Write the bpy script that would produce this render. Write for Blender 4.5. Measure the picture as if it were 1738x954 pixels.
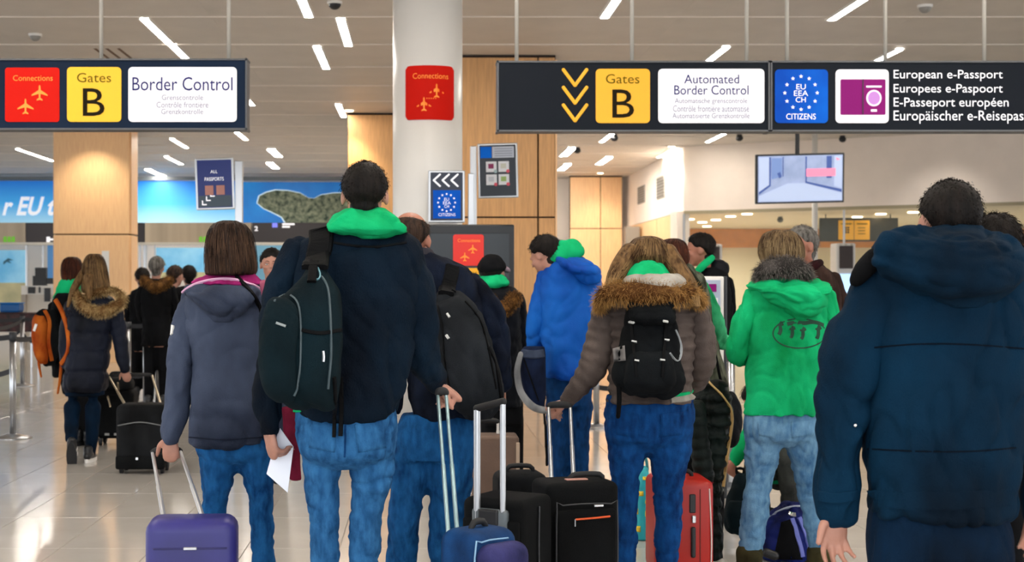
import bpy, bmesh, math, random
import numpy as np
from mathutils import Vector, Matrix, Euler
from mathutils.bvhtree import BVHTree
for o in list(bpy.data.objects): bpy.data.objects.remove(o)
SC = bpy.context.scene; COL = SC.collection
random.seed(7); RNG = np.random.default_rng(7)
# ------------------------------------------------ camera, world, exposure
F = 2400.0; HC = 1.385; CX = 715.0; CY = 484.0; CEIL = 4.20
cam_d = bpy.data.cameras.new('camera'); cam = bpy.data.objects.new('camera', cam_d); COL.objects.link(cam)
cam.location = (0, 0, HC); cam.rotation_euler = (math.pi/2, 0, 0)
cam_d.sensor_width = 36; cam_d.lens = F/1738*36
cam_d.shift_x = (869-CX)/1738; cam_d.shift_y = (CY-477)/1738
cam_d.clip_end = 200
cam_d.dof.use_dof = True; cam_d.dof.focus_distance = 5.4; cam_d.dof.aperture_fstop = 5.6
SC.camera = cam
w = bpy.data.worlds.new('world'); SC.world = w; w.use_nodes = True
w.node_tree.nodes['Background'].inputs[0].default_value = (0.93, 0.96, 1.0, 1)
w.node_tree.nodes['Background'].inputs[1].default_value = 1.0
SC.view_settings.view_transform = 'Standard'; SC.view_settings.look = 'None'
SC.view_settings.exposure = 1.5; SC.view_settings.gamma = 1.0
SC.view_settings.use_curve_mapping = False
LAMP = 26.0      # strength of the ceiling strips
# ------------------------------------------------ helpers: pixels to places
def W(px, py, k, dy=0.0):
    Y = F/k+dy; return Vector(((px-CX)*Y/F, Y, HC-(py-CY)*Y/F))
def gy(k): return CY+HC*k           # pixel row of the floor at scale k
def lin(h):
    h = h.lstrip('#'); c = [int(h[i:i+2], 16)/255 for i in (0, 2, 4)]
    return tuple((x/12.92 if x <= .04045 else ((x+.055)/1.055)**2.4) for x in c)+(1,)
# ------------------------------------------------ materials
MATS = {}
def mat(name, col, rough=.6, metal=0, var=0, scale=5, bump=0, bscale=80, stretch=(1, 1, 1), emit=0, spec=.5, sheen=0, alpha=None, c2=None, coat=0):
    if name in MATS: return MATS[name]
    m = bpy.data.materials.new(name); m.use_nodes = True; nt = m.node_tree; N = nt.nodes; L = nt.links
    b = N['Principled BSDF']; c = lin(col)
    b.inputs['Base Color'].default_value = c; b.inputs['Roughness'].default_value = rough
    b.inputs['Metallic'].default_value = metal; b.inputs['Specular IOR Level'].default_value = spec
    b.inputs['Sheen Weight'].default_value = sheen; b.inputs['Coat Weight'].default_value = coat
    if emit: b.inputs['Emission Color'].default_value = c; b.inputs['Emission Strength'].default_value = emit
    if alpha is not None: b.inputs['Alpha'].default_value = alpha
    tc = N.new('ShaderNodeTexCoord'); mp = N.new('ShaderNodeMapping'); L.new(tc.outputs['Object'], mp.inputs[0])
    mp.inputs['Scale'].default_value = stretch
    if var or c2:
        n = N.new('ShaderNodeTexNoise'); n.inputs['Scale'].default_value = scale; n.inputs['Detail'].default_value = 4
        L.new(mp.outputs[0], n.inputs[0]); r = N.new('ShaderNodeValToRGB'); L.new(n.outputs[0], r.inputs[0])
        r.color_ramp.elements[0].position = .32; r.color_ramp.elements[1].position = .68
        r.color_ramp.elements[0].color = tuple(x*(1-var) for x in c[:3])+(1,)
        r.color_ramp.elements[1].color = lin(c2) if c2 else tuple(min(1, x*(1+var)) for x in c[:3])+(1,)
        L.new(r.outputs[0], b.inputs['Base Color'])
        if emit: L.new(r.outputs[0], b.inputs['Emission Color'])
    if bump:
        n2 = N.new('ShaderNodeTexNoise'); n2.inputs['Scale'].default_value = bscale; n2.inputs['Detail'].default_value = 3
        L.new(mp.outputs[0], n2.inputs[0]); bp = N.new('ShaderNodeBump'); bp.inputs['Strength'].default_value = bump
        bp.inputs['Distance'].default_value = .004; L.new(n2.outputs[0], bp.inputs['Height']); L.new(bp.outputs[0], b.inputs['Normal'])
    MATS[name] = m; return m
def dim(h, f=.62):
    if h is None: return None
    c = [x*f for x in lin(h)[:3]]; e = lambda x: 12.92*x if x <= .0031308 else 1.055*x**(1/2.4)-.055
    return '#%02x%02x%02x' % tuple(int(round(e(x)*255)) for x in c)
def cloth(name, col, var=.28, scale=9, bump=.5, bscale=260, rough=.85, sheen=0, stretch=(1, 1, .6), c2=None):
    return mat(name, dim(col, .36), rough, 0, var, scale, bump, bscale, stretch, sheen=0, spec=.1, c2=dim(c2, .52))
def denim(name, col, c2):
    m = mat(name, dim(col, .32), .85, 0, .15, 40, .8, 420, (1, 1, .4), spec=.1, c2=dim(c2, .42)); nt = m.node_tree; b = nt.nodes['Principled BSDF']; src = b.inputs['Base Color'].links[0].from_socket
    tc = nt.nodes.new('ShaderNodeTexCoord'); mp = nt.nodes.new('ShaderNodeMapping'); mp.inputs['Scale'].default_value = (1, 1, 1.3); n = nt.nodes.new('ShaderNodeTexNoise'); n.inputs['Scale'].default_value = 6; n.inputs['Detail'].default_value = 5; n.inputs['Distortion'].default_value = 0
    r = nt.nodes.new('ShaderNodeMapRange'); r.inputs[1].default_value = .42; r.inputs[2].default_value = .85; r.inputs[4].default_value = .7; mx = nt.nodes.new('ShaderNodeMix'); mx.data_type = 'RGBA'
    nt.links.new(tc.outputs['Object'], mp.inputs[0]); nt.links.new(mp.outputs[0], n.inputs[0]); nt.links.new(n.outputs[0], r.inputs[0]); nt.links.new(r.outputs[0], mx.inputs[0]); nt.links.new(src, mx.inputs[6]); mx.inputs[7].default_value = lin(dim(c2, .62)); nt.links.new(mx.outputs[2], b.inputs['Base Color'])
    return m
def hairm(name, col, c2): return mat(name, dim(col, .4), .6, 0, .4, 55, .8, 90, (1, 1, .05), spec=.15, c2=dim(c2, .45))
def tipmat(name, a, bcol):           # fur: root colour to tip colour along each hair
    if name in MATS: return MATS[name]
    m = bpy.data.materials.new(name); m.use_nodes = True; N = m.node_tree.nodes; L = m.node_tree.links
    b = N['Principled BSDF']; b.inputs['Roughness'].default_value = .7; b.inputs['Specular IOR Level'].default_value = .1
    at = N.new('ShaderNodeAttribute'); at.attribute_name = 'tip'; r = N.new('ShaderNodeValToRGB')
    r.color_ramp.elements[0].color = lin(dim(a, .4)); r.color_ramp.elements[1].color = lin(dim(bcol, .6))
    tc = N.new('ShaderNodeTexCoord'); n = N.new('ShaderNodeTexNoise'); n.inputs['Scale'].default_value = 14
    L.new(tc.outputs['Object'], n.inputs[0]); mt = N.new('ShaderNodeMath'); mt.operation = 'MULTIPLY_ADD'
    L.new(n.outputs[0], mt.inputs[0]); mt.inputs[1].default_value = 1.2; mt.inputs[2].default_value = -.6
    ad = N.new('ShaderNodeMath'); ad.operation = 'ADD'; L.new(at.outputs['Fac'], ad.inputs[0]); L.new(mt.outputs[0], ad.inputs[1])
    L.new(ad.outputs[0], r.inputs[0]); L.new(r.outputs[0], b.inputs['Base Color']); MATS[name] = m; return m
SKIN = mat('skin', dim('#d69a84', .58), .5, var=.12, scale=14, bump=.2, bscale=120)
SKIN2 = mat('skin_ruddy', dim('#cc866c', .6), .5, var=.14, scale=14, bump=.2, bscale=120)
WHITE = mat('white_paint', '#e9e7e2', .5); BLACK = mat('black_plastic', '#17181b', .45)
STEEL = mat('brushed_steel', '#b9bcc0', .28, 1); ALU = mat('aluminium', '#c6c9cd', .35, .8)
DGREY = mat('dark_grey', '#33363b', .5); RUBBER = mat('rubber', '#101114', .7)
# ------------------------------------------------ mesh building blocks: (V, F) pairs in world space
def merge(ps):
    V = []; Fs = []; n = 0
    for v, f in ps:
        V.append(np.asarray(v, float).reshape(-1, 3)); Fs += [tuple(int(i)+n for i in q) for q in f]; n += len(V[-1])
    return np.vstack(V), Fs
def mesh_of(V, Fs, name='m'):
    me = bpy.data.meshes.new(name); me.from_pydata([tuple(v) for v in V], [], [tuple(f) for f in Fs]); me.update(); return me
def hash3(i): return np.modf(np.abs(np.sin(i[..., 0]*12.9898+i[..., 1]*78.233+i[..., 2]*37.719)*43758.5453))[0]
def vnoise(p):
    p = np.asarray(p, float); i = np.floor(p); f = p-i; u = f*f*(3-2*f); r = 0
    for a in (0, 1):
        for b in (0, 1):
            for c in (0, 1):
                wgt = (u[..., 0] if a else 1-u[..., 0])*(u[..., 1] if b else 1-u[..., 1])*(u[..., 2] if c else 1-u[..., 2])
                r = r+wgt*hash3(i+np.array([a, b, c]))
    return r*2-1
def cat(P, step):
    """smooth resample of control rows (n, d); the first three columns are the path"""
    P = np.asarray(P, float); out = []
    for i in range(len(P)-1):
        p0 = P[max(i-1, 0)]; p1 = P[i]; p2 = P[i+1]; p3 = P[min(i+2, len(P)-1)]
        n = max(2, int(np.linalg.norm((p2-p1)[:3])/step)+1)
        for t in np.linspace(0, 1, n, endpoint=False):
            out.append(.5*((2*p1)+(-p0+p2)*t+(2*p0-5*p1+4*p2-p3)*t*t+(-p0+3*p1-3*p2+p3)*t**3))
    out.append(P[-1]); return np.array(out)
def skinrings(R, closed=False):
    R = np.asarray(R); n, s = R.shape[:2]; V = R.reshape(-1, 3); Fs = []
    for i in range(n if closed else n-1):
        j = (i+1) % n
        for a in range(s):
            b = (a+1) % s; Fs.append((i*s+a, i*s+b, j*s+b, j*s+a))
    if not closed:
        V = np.vstack([V, R[0].mean(0), R[-1].mean(0)]); c0 = n*s; c1 = c0+1
        for a in range(s):
            b = (a+1) % s; Fs.append((c0, b, a)); Fs.append((c1, (n-1)*s+a, (n-1)*s+b))
    return V, Fs
def vl(rows, k, fa=.0, fl=.09, quilt=0, qa=.10, n=2.4, seg=40, step=.012, seed=0., rot=0.0):
    """upright loft; rows = (py, x_left, x_right, half_depth_m[, dy])"""
    C = []
    for r in rows:
        py, xl, xr, ry = r[:4]; dy = r[4] if len(r) > 4 else 0
        c = W((xl+xr)/2, py, k, dy); kk = F/(F/k+dy); C.append((c.x, c.y, c.z, (xr-xl)/2/kk, ry))
    C = cat(C, step); th = np.linspace(0, 2*math.pi, seg, endpoint=False)
    ct = np.cos(th); st = np.sin(th); cx = np.sign(ct)*np.abs(ct)**(2/n); sy = np.sign(st)*np.abs(st)**(2/n); R = []
    s = 0; prev = C[0]
    for c in C:
        s += np.linalg.norm((c-prev)[:3]); prev = c; m = np.ones(seg)
        if fa:
            q = np.stack([np.full(seg, s/fl)+.6*np.sin(th*2+seed), ct*1.6+seed, st*1.6], 1)
            m = m+fa*(1-2*np.abs(vnoise(q)))-fa*.4
        if quilt:
            d = (s % quilt)/quilt; d = min(d, 1-d); m = m*(1-qa*math.exp(-(d*quilt/.012)**2))+.035*math.cos((d-.5)*math.pi)*0
        a = max(c[3], .002)*m; b = max(c[4], .002)*m
        x = cx*a; y = sy*b
        if rot: x, y = x*math.cos(rot)-y*math.sin(rot), x*math.sin(rot)+y*math.cos(rot)
        R.append(np.stack([c[0]+x, c[1]+y, np.full(seg, c[2])], 1))
    return skinrings(R)
def tube3(P, seg=20, step=.01, flat=1.0, fa=0, fl=.06, quilt=0, qa=.12, seed=0., cap=True, up=None):
    """P rows (x, y, z, r); rounded ends"""
    P = cat(P, step); n = len(P); T = np.gradient(P[:, :3], axis=0); T /= np.linalg.norm(T, axis=1)[:, None]+1e-9
    u = np.array(up if up is not None else (0, 1, 0), float); th = np.linspace(0, 2*math.pi, seg, endpoint=False); R = []; s = 0
    def ring(c, t, r, sc, s, u):
        u = u-t*np.dot(u, t); u /= np.linalg.norm(u)+1e-9; v = np.cross(t, u); m = np.ones(seg)
        if fa:
            q = np.stack([np.full(seg, s/fl)+.7*np.sin(th+seed), np.cos(th)*1.3+seed, np.sin(th)*1.3], 1)
            m = m+fa*(1-2*np.abs(vnoise(q)))-fa*.4
        if quilt:
            d = (s % quilt)/quilt; d = min(d, 1-d); m = m*(1-qa*math.exp(-(d*quilt/.010)**2))
        return c+sc*r*((np.cos(th)*m)[:, None]*u*flat+(np.sin(th)*m)[:, None]*v), u
    if cap:
        for a in (70, 45, 20):
            a = math.radians(a); q, u = ring(P[0, :3]-T[0]*P[0, 3]*math.sin(a)*.8, T[0], P[0, 3], math.cos(a), 0, u); R.append(q)
    for i in range(n):
        if i: s += np.linalg.norm(P[i, :3]-P[i-1, :3])
        q, u = ring(P[i, :3], T[i], max(P[i, 3], .0005), 1, s, u); R.append(q)
    if cap:
        for a in (20, 45, 70):
            a = math.radians(a); q, u = ring(P[-1, :3]+T[-1]*P[-1, 3]*math.sin(a)*.8, T[-1], P[-1, 3], math.cos(a), s, u); R.append(q)
    return skinrings(R)
def tb(pts, k, **kw):
    """limb: pts (px, py, width_px[, dy])"""
    P = []
    for p in pts:
        dy = p[3] if len(p) > 3 else 0; c = W(p[0], p[1], k, dy); P.append((c.x, c.y, c.z, p[2]/2/k))
    return tube3(P, **kw)
def ell(c, r, rot=None, seg=24, ring=14):
    V = []; Fs = []
    for i in range(ring+1):
        a = math.pi*i/ring
        for j in range(seg):
            b = 2*math.pi*j/seg; V.append((math.sin(a)*math.cos(b)*r[0], math.sin(a)*math.sin(b)*r[1], math.cos(a)*r[2]))
    V = np.array(V)
    if rot is not None: V = V@np.array(Euler(rot).to_matrix()).T
    for i in range(ring):
        for j in range(seg):
            q = (i*seg+j, (i+1)*seg+j, (i+1)*seg+(j+1) % seg, i*seg+(j+1) % seg); Fs.append(q)
    return V+np.array(c), Fs
def box(c, s, rot=0.0, tilt=0.0):
    x, y, z = [v/2 for v in s]
    V = np.array([(a*x, b*y, d*z) for a in (-1, 1) for b in (-1, 1) for d in (-1, 1)])
    M = np.array((Matrix.Rotation(rot, 3, 'Z')@Matrix.Rotation(tilt, 3, 'X')))
    return V@M.T+np.array(c), [(0, 1, 3, 2), (4, 6, 7, 5), (0, 4, 5, 1), (2, 3, 7, 6), (0, 2, 6, 4), (1, 5, 7, 3)]
def rbox(c, s, bev=.01, seg=3, M=None):
    bm = bmesh.new(); bmesh.ops.create_cube(bm, size=1.0)
    for v in bm.verts: v.co = Vector((v.co.x*s[0], v.co.y*s[1], v.co.z*s[2]))
    if bev: bmesh.ops.bevel(bm, geom=bm.edges[:], offset=bev, segments=seg, profile=.5, affect='EDGES')
    V = np.array([v.co[:] for v in bm.verts]); Fs = [tuple(v.index for v in f.verts) for f in bm.faces]; bm.free()
    if M is not None: V = V@np.array(M.to_3x3()).T
    return V+np.array(c), Fs
def rplate(w, h, t, r, seg=6):
    """rounded plate in XZ, front face at y=-t"""
    pts = []
    for sx, sz, a0 in ((1, 1, 0), (-1, 1, 90), (-1, -1, 180), (1, -1, 270)):
        for i in range(seg+1):
            a = math.radians(a0+90*i/seg); pts.append((sx*(w/2-r)+r*math.cos(a), sz*(h/2-r)+r*math.sin(a)))
    n = len(pts); V = [(x, 0, z) for x, z in pts]+[(x, -t, z) for x, z in pts]
    Fs = [tuple(range(n)), tuple(range(2*n-1, n-1, -1))]+[(i, n+i, n+(i+1) % n, (i+1) % n) for i in range(n)]
    return np.array(V), Fs
def prism(pts, t):
    n = len(pts); V = [(x, 0, z) for x, z in pts]+[(x, -t, z) for x, z in pts]
    return np.array(V, float), [tuple(range(n)), tuple(range(2*n-1, n-1, -1))]+[(i, n+i, n+(i+1) % n, (i+1) % n) for i in range(n)]
# ------------------------------------------------ objects
def tag(o, label=None, cat_=None, group=None, kind=None):
    if label: o['label'] = label
    if cat_: o['category'] = cat_
    if group: o['group'] = group
    if kind: o['kind'] = kind
    return o
def thing(name, loc, label, cat_, group=None, rz=0.0):
    o = bpy.data.objects.new(name, None); COL.objects.link(o); o.location = loc; o.rotation_euler = (0, 0, rz)
    o.empty_display_size = .1; return tag(o, label, cat_, group)
def wmat(o):
    M = Matrix.LocRotScale(o.location, o.rotation_euler, o.scale)
    return wmat(o.parent)@M if o.parent else M
def part(parent, name, geo, m, smooth=False, label=None, kind=None, local=False):
    me = geo if isinstance(geo, bpy.types.Mesh) else mesh_of(*geo, name)
    if isinstance(m, (list, tuple)):
        for q in m: me.materials.append(q)
    elif m is not None: me.materials.append(m)
    if smooth: me.polygons.foreach_set('use_smooth', [True]*len(me.polygons))
    o = bpy.data.objects.new(name, me); COL.objects.link(o)
    if parent is not None:
        if not local: me.transform(wmat(parent).inverted())
        o.parent = parent
    if label: o['label'] = label
    if kind: o['kind'] = kind
    return o
def struct(name, geo, m, parent=None):
    o = part(parent, name, geo, m)
    if parent is None: o['kind'] = 'structure'
    return o
def evalmesh(me, mods):
    ob = bpy.data.objects.new('tmp', me); TMP.objects.link(ob)
    for ty, kw in mods:
        md = ob.modifiers.new(ty, ty)
        for a, b in kw.items(): setattr(md, a, b)
    dg = bpy.context.evaluated_depsgraph_get(); r = bpy.data.meshes.new_from_object(ob.evaluated_get(dg))
    bpy.data.objects.remove(ob); return r
TMP = COL
def solid(ps, voxel=.009, smooth=2, fold=0, fs=(9, 9, 5), fine=0, dec=1.0, seed=0.):
    me = mesh_of(*merge(ps))
    r = evalmesh(me, [('REMESH', dict(mode='VOXEL', voxel_size=voxel)), ('SMOOTH', dict(factor=.5, iterations=smooth))])
    bpy.data.meshes.remove(me)
    if fold or fine:
        n = len(r.vertices); V = np.zeros(n*3); r.vertices.foreach_get('co', V); V = V.reshape(-1, 3)
        Nn = np.zeros(n*3); r.vertices.foreach_get('normal', Nn); Nn = Nn.reshape(-1, 3)
        q = V*np.array(fs)+seed; q = q+.6*np.stack([vnoise(q*.7+5), vnoise(q*.7+9), vnoise(q*.7+2)], 1)
        rg = lambda z: (1-np.minimum(1, 2.2*np.abs(z)))**1.6
        q3 = np.stack([q[:, 0]*1.3+q[:, 2]*1.6, q[:, 1], q[:, 2]*1.1-q[:, 0]*.8], 1)
        d = fold*1.1*vnoise(q*.8+7)-fold*1.5*rg(vnoise(q+1))-fold*.9*rg(vnoise(q3*1.5+3))+fold*.55*vnoise(q*2.6)
        if fine: d = d+fine*vnoise(V*38+seed)
        V = V+Nn*d[:, None]; r.vertices.foreach_set('co', V.ravel()); r.update()
    if dec < 1:
        r2 = evalmesh(r, [('DECIMATE', dict(ratio=dec))]); bpy.data.meshes.remove(r); r = r2
    r.materials.clear(); return r
def bvh(o):
    bm = bmesh.new(); bm.from_mesh(o.data)
    for c in o.children:
        if c.name.startswith('sleeve'): bm.from_mesh(c.data)
    bm.transform(wmat(o)); t = BVHTree.FromBMesh(bm); bm.free(); return t
CAM = Vector((0, 0, HC))
def hit(trees, px, py):
    d = (W(px, py, 400)-CAM).normalized(); best = None
    for t in trees:
        h = t.ray_cast(CAM, d)
        if h[0] is not None and (best is None or h[3] < best[3]): best = h
    return best
def strap(trees, pts, width, thick=.004, lift=.003, step=6, closed=False):
    """ribbon lying on the surface seen along a pixel path"""
    P = cat([(x, y, 0) for x, y in pts], step)[:, :2]; C = []; Nn = []
    for x, y in P:
        h = hit(trees, x, y)
        if h: C.append(h[0]); Nn.append(h[1] if h[1].y < 0 else -h[1])
        else: C.append(None); Nn.append(None)
    good = [i for i, c in enumerate(C) if c is not None]
    if not good: return None
    for i in range(len(C)):
        if C[i] is None:
            j = min(good, key=lambda g: abs(g-i)); Y = C[j].y; d = W(P[i][0], P[i][1], 400)-CAM; C[i] = CAM+d*(Y/d.y); Nn[i] = Nn[j]
    C = np.array([c[:] for c in C]); Nn = np.array([c[:] for c in Nn])
    for _ in range(2):
        if len(C) > 3: C[1:-1] = (C[:-2]+2*C[1:-1]+C[2:])/4; Nn[1:-1] = (Nn[:-2]+2*Nn[1:-1]+Nn[2:])/4
    T = np.gradient(C, axis=0); T /= np.linalg.norm(T, axis=1)[:, None]+1e-9; S = np.cross(T, Nn); S /= np.linalg.norm(S, axis=1)[:, None]+1e-9
    Nn = np.cross(S, T); w2 = width/2
    Cn = C-0*Nn; sg = np.sign(-Nn[:, 1:2]); sg[sg == 0] = 1; Nn = Nn*sg
    R = np.stack([Cn+S*w2-Nn*.004, Cn+S*w2+Nn*(lift+thick*.6), Cn+S*w2*.8+Nn*(lift+thick), Cn-S*w2*.8+Nn*(lift+thick), Cn-S*w2+Nn*(lift+thick*.6), Cn-S*w2-Nn*.004], 1)
    return skinrings(R)
def patch(trees, c4, n=8, thick=.006, m=8, mask=None):
    """sheet lying on a surface, corners (TL, TR, BR, BL) in pixels"""
    tl, tr, br, bl = [np.array(c, float) for c in c4]; G = []
    for j in range(m+1):
        for i in range(n+1):
            u = i/n; v = j/m; p = (tl*(1-u)+tr*u)*(1-v)+(bl*(1-u)+br*u)*v; h = hit(trees, p[0], p[1])
            G.append((h[0]-Vector((0, thick, 0))) if h else None)
    ys = [g.y for g in G if g is not None]
    if not ys: return None
    my = float(np.median(ys)); V = []
    for idx, g in enumerate(G):
        if g is None or abs(g.y-my) > .12:
            j, i = divmod(idx, n+1); u = i/n; v = j/m; p = (tl*(1-u)+tr*u)*(1-v)+(bl*(1-u)+br*u)*v
            d = W(p[0], p[1], 400)-CAM; g = CAM+d*(my/d.y)
        V.append(g[:])
    V = np.array(V); N0 = len(V); V2 = V+np.array([0, thick+.004, 0]); q = lambda i, j: j*(n+1)+i; Fs = []
    for j in range(m):
        for i in range(n): Fs.append((q(i, j), q(i, j+1), q(i+1, j+1), q(i+1, j))); Fs.append((N0+q(i, j), N0+q(i+1, j), N0+q(i+1, j+1), N0+q(i, j+1)))
    E = [q(i, 0) for i in range(n+1)]+[q(n, j) for j in range(1, m+1)]+[q(i, m) for i in range(n-1, -1, -1)]+[q(0, j) for j in range(m-1, 0, -1)]
    for a in range(len(E)):
        b = (a+1) % len(E); Fs.append((E[a], E[b], N0+E[b], N0+E[a]))
    return np.vstack([V, V2]), Fs
FONTS = {}
def text_geo(s, bold=0.0):
    cu = bpy.data.curves.new('t', 'FONT'); cu.body = s; cu.resolution_u = 3; cu.offset = bold; cu.fill_mode = 'FRONT'
    ob = bpy.data.objects.new('t', cu); COL.objects.link(ob); dg = bpy.context.evaluated_depsgraph_get(); me = bpy.data.meshes.new_from_object(ob.evaluated_get(dg))
    bpy.data.objects.remove(ob); V = np.zeros(len(me.vertices)*3); me.vertices.foreach_get('co', V); V = V.reshape(-1, 3)
    Fs = [tuple(p.vertices) for p in me.polygons]; return V, Fs
def text_fit(s, x0, x1, y0, y1, k, dy=-.002, bold=0.0, shear=0.0):
    """flat lettering fitted to a pixel box on a frontal board at scale k"""
    V, Fs = text_geo(s, bold); a = V.min(0); b = V.max(0); u = (V[:, 0]-a[0])/(b[0]-a[0]); v = (V[:, 1]-a[1])/(b[1]-a[1])
    p0 = W(x0, y1, k); p1 = W(x1, y0, k); h = p1.z-p0.z
    return np.stack([p0.x+u*(p1.x-p0.x)+shear*v*h, np.full(len(u), p0.y+dy), p0.z+v*h], 1), Fs
# ================================================ THE SETTING
M_WOOD = mat('wood_veneer', '#ffcc98', .45, var=.10, scale=10, stretch=(6, 6, .35), bump=.05)
M_WOODD = mat('wood_veneer_warm', '#cf9d66', .42, var=.12, scale=10, stretch=(6, 6, .35), bump=.05)
M_JOINT = mat('dark_joint', '#2b1d14', .8)
M_TILE = mat('polished_stone_tile', '#bdb8b2', .13, var=.05, scale=3, spec=.6)
M_GROUT = mat('grout', '#8d8780', .8)
M_CEIL = mat('ceiling_panel', '#d6cec4', .55, var=.04, scale=2)
M_CEILJ = mat('ceiling_joint', '#fff3df', .6); M_ROD = mat('rod_grey', '#b5b1a8', .5)
M_WALL = mat('painted_wall', '#f6e9dc', .7, var=.03, scale=2)
M_BEIGE = mat('beige_wall', '#c4bb9c', .7, var=.04, scale=1)
M_COLW = mat('column_paint', '#efece6', .35, var=.02, scale=2)
M_LAMP = mat('lamp_diffuser', '#fff6ea', .5, emit=LAMP)
M_DOWN = mat('downlight_lens', '#ffe3b8', .5, emit=5)
M_BOARD = mat('sign_board', '#151a22', .6, var=.05, scale=1.5, spec=.12)
M_BOARDB = mat('sign_board_blue', '#122238', .6, var=.3, scale=.9, spec=.12)
M_FRAME = mat('sign_frame', '#54565a', .5)
M_YEL = mat('sign_yellow', '#e8b400', .4, emit=.08); M_YELB = mat('sign_amber', '#e3a40a', .4, emit=.08)
M_RED = mat('sign_red', '#c81607', .6, emit=.05, spec=.12); M_ORANGE = mat('sign_orange_mark', '#f08a28', .5, emit=.12)
M_WSIGN = mat('sign_white', '#e9e8ec', .4, emit=.12); M_INK = mat('sign_ink_violet', '#26266a', .6, spec=.1)
M_INKB = mat('sign_ink_brown', '#1b1505', .6, spec=.1); M_INKO = mat('sign_ink_olive', '#6e5f0c', .6, spec=.1); M_INKG = mat('sign_ink_grey', '#83829c', .5)
M_LBLUE = mat('sign_blue', '#0340b4', .6, emit=.06, var=.25, scale=1.4, c2='#0668d4', spec=.12); M_PURP = mat('sign_purple', '#86126e', .6, spec=.15)
M_PURPD = mat('sign_purple_dark', '#3c0632', .4); M_WTEXT = mat('lettering_white', '#e9e9ef', .5, emit=.2)
# floor: grout bed and tiles
struct('floor', box((2, 18, -.012), (60, 52, .02)), M_GROUT)
FL = bpy.data.objects['floor']
tw, tl_, X0, Y0 = .49, .98, -2.39, 7.43
tile_me = mesh_of(*rbox((0, 0, -.004), (tw-.004, tl_-.004, .012), .0012, 1), 'tile'); tile_me.materials.append(M_TILE)
cand = []; rest = []
for j in range(-13, 37):
    for i in range(-50, 70):
        cx_, cy_ = X0+(i+.5)*tw, Y0+(j+.5)*tl_
        if not (-22 < cx_ < 26 and -4 < cy_ < 43): continue
        px = CX+cx_/max(cy_, .5)*F; vis = cy_ > 6.4 and -60 < px < 1800
        (cand if vis else rest).append((cy_, cx_))
cand.sort(); rest += cand[300:]; cand = cand[:300]
for cy_, cx_ in cand:
    o = bpy.data.objects.new('tile', tile_me); COL.objects.link(o); o.parent = FL; o.location = (cx_, cy_, 0)
part(FL, 'tile_field', merge([box((cx_, cy_, -.004), (tw-.004, tl_-.004, .012)) for cy_, cx_ in rest]), M_TILE, kind='stuff')
# ceiling: backing and metal panels, pale joints
struct('ceiling', box((2, 18.5, CEIL+.042), (60, 41, .08)), M_CEILJ); CE = bpy.data.objects['ceiling']
pw, pd = 2.45, 1.7
pan = mesh_of(*rbox((0, 0, 0), (pw-.001, pd-.035, .008), .001, 1), 'ceiling_panel'); pan.materials.append(M_CEIL); crest = []
for j in range(-9, 14):
    for i in range(-9, 13):
        cx_, cy_ = -2.2+(i+.5)*pw, 14.8+(j+.5)*pd; px = CX+cx_/max(cy_, .5)*F
        if cy_ > 10.5 and -250 < px < 1990 and cy_ < 38.5:
            o = bpy.data.objects.new('ceiling_panel', pan); COL.objects.link(o); o.parent = CE; o.location = (cx_, cy_, CEIL)
        elif 0 < cy_ < 38.5: crest.append(box((cx_, cy_, CEIL), (pw-.001, pd-.035, .008)))
part(CE, 'ceiling_panel_field', merge(crest), M_CEIL, kind='stuff')
M_RAIL = mat('ceiling_rail', '#efe6da', .6)
for j in range(-2, 14): part(CE, 'ceiling_rail', box((3, 14.8+j*pd, CEIL-.008), (42, .028, .010)), M_RAIL)
def strip_light(X, Ya, Yb, wd, label, group=None):
    t = thing('ceiling_light', (X, (Ya+Yb)/2, CEIL), label, 'ceiling light', group); L_ = Yb-Ya
    part(t, 'light_frame', merge([box((X+s*(wd/2+.01), (Ya+Yb)/2, CEIL-.008), (.02, L_, .028)) for s in (-1, 1)]), WHITE)
    part(t, 'diffuser', box((X, (Ya+Yb)/2, CEIL-.008), (wd, L_, .02)), M_LAMP); return t
def cl(x1, y1, x2, y2, label, wd=.085, group=None):
    (fx, fy), (nx, ny) = ((x1, y1), (x2, y2)) if y1 > y2 else ((x2, y2), (x1, y1))
    Yf = (CEIL-HC)*F/(CY-fy); Yn = (CEIL-HC)*F/(CY-ny); X = ((fx-CX)*Yf+(nx-CX)*Yn)/2/F
    return strip_light(X, Yn, Yf, wd, label, group)
LG = 'strip lights set in the ceiling'
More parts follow.
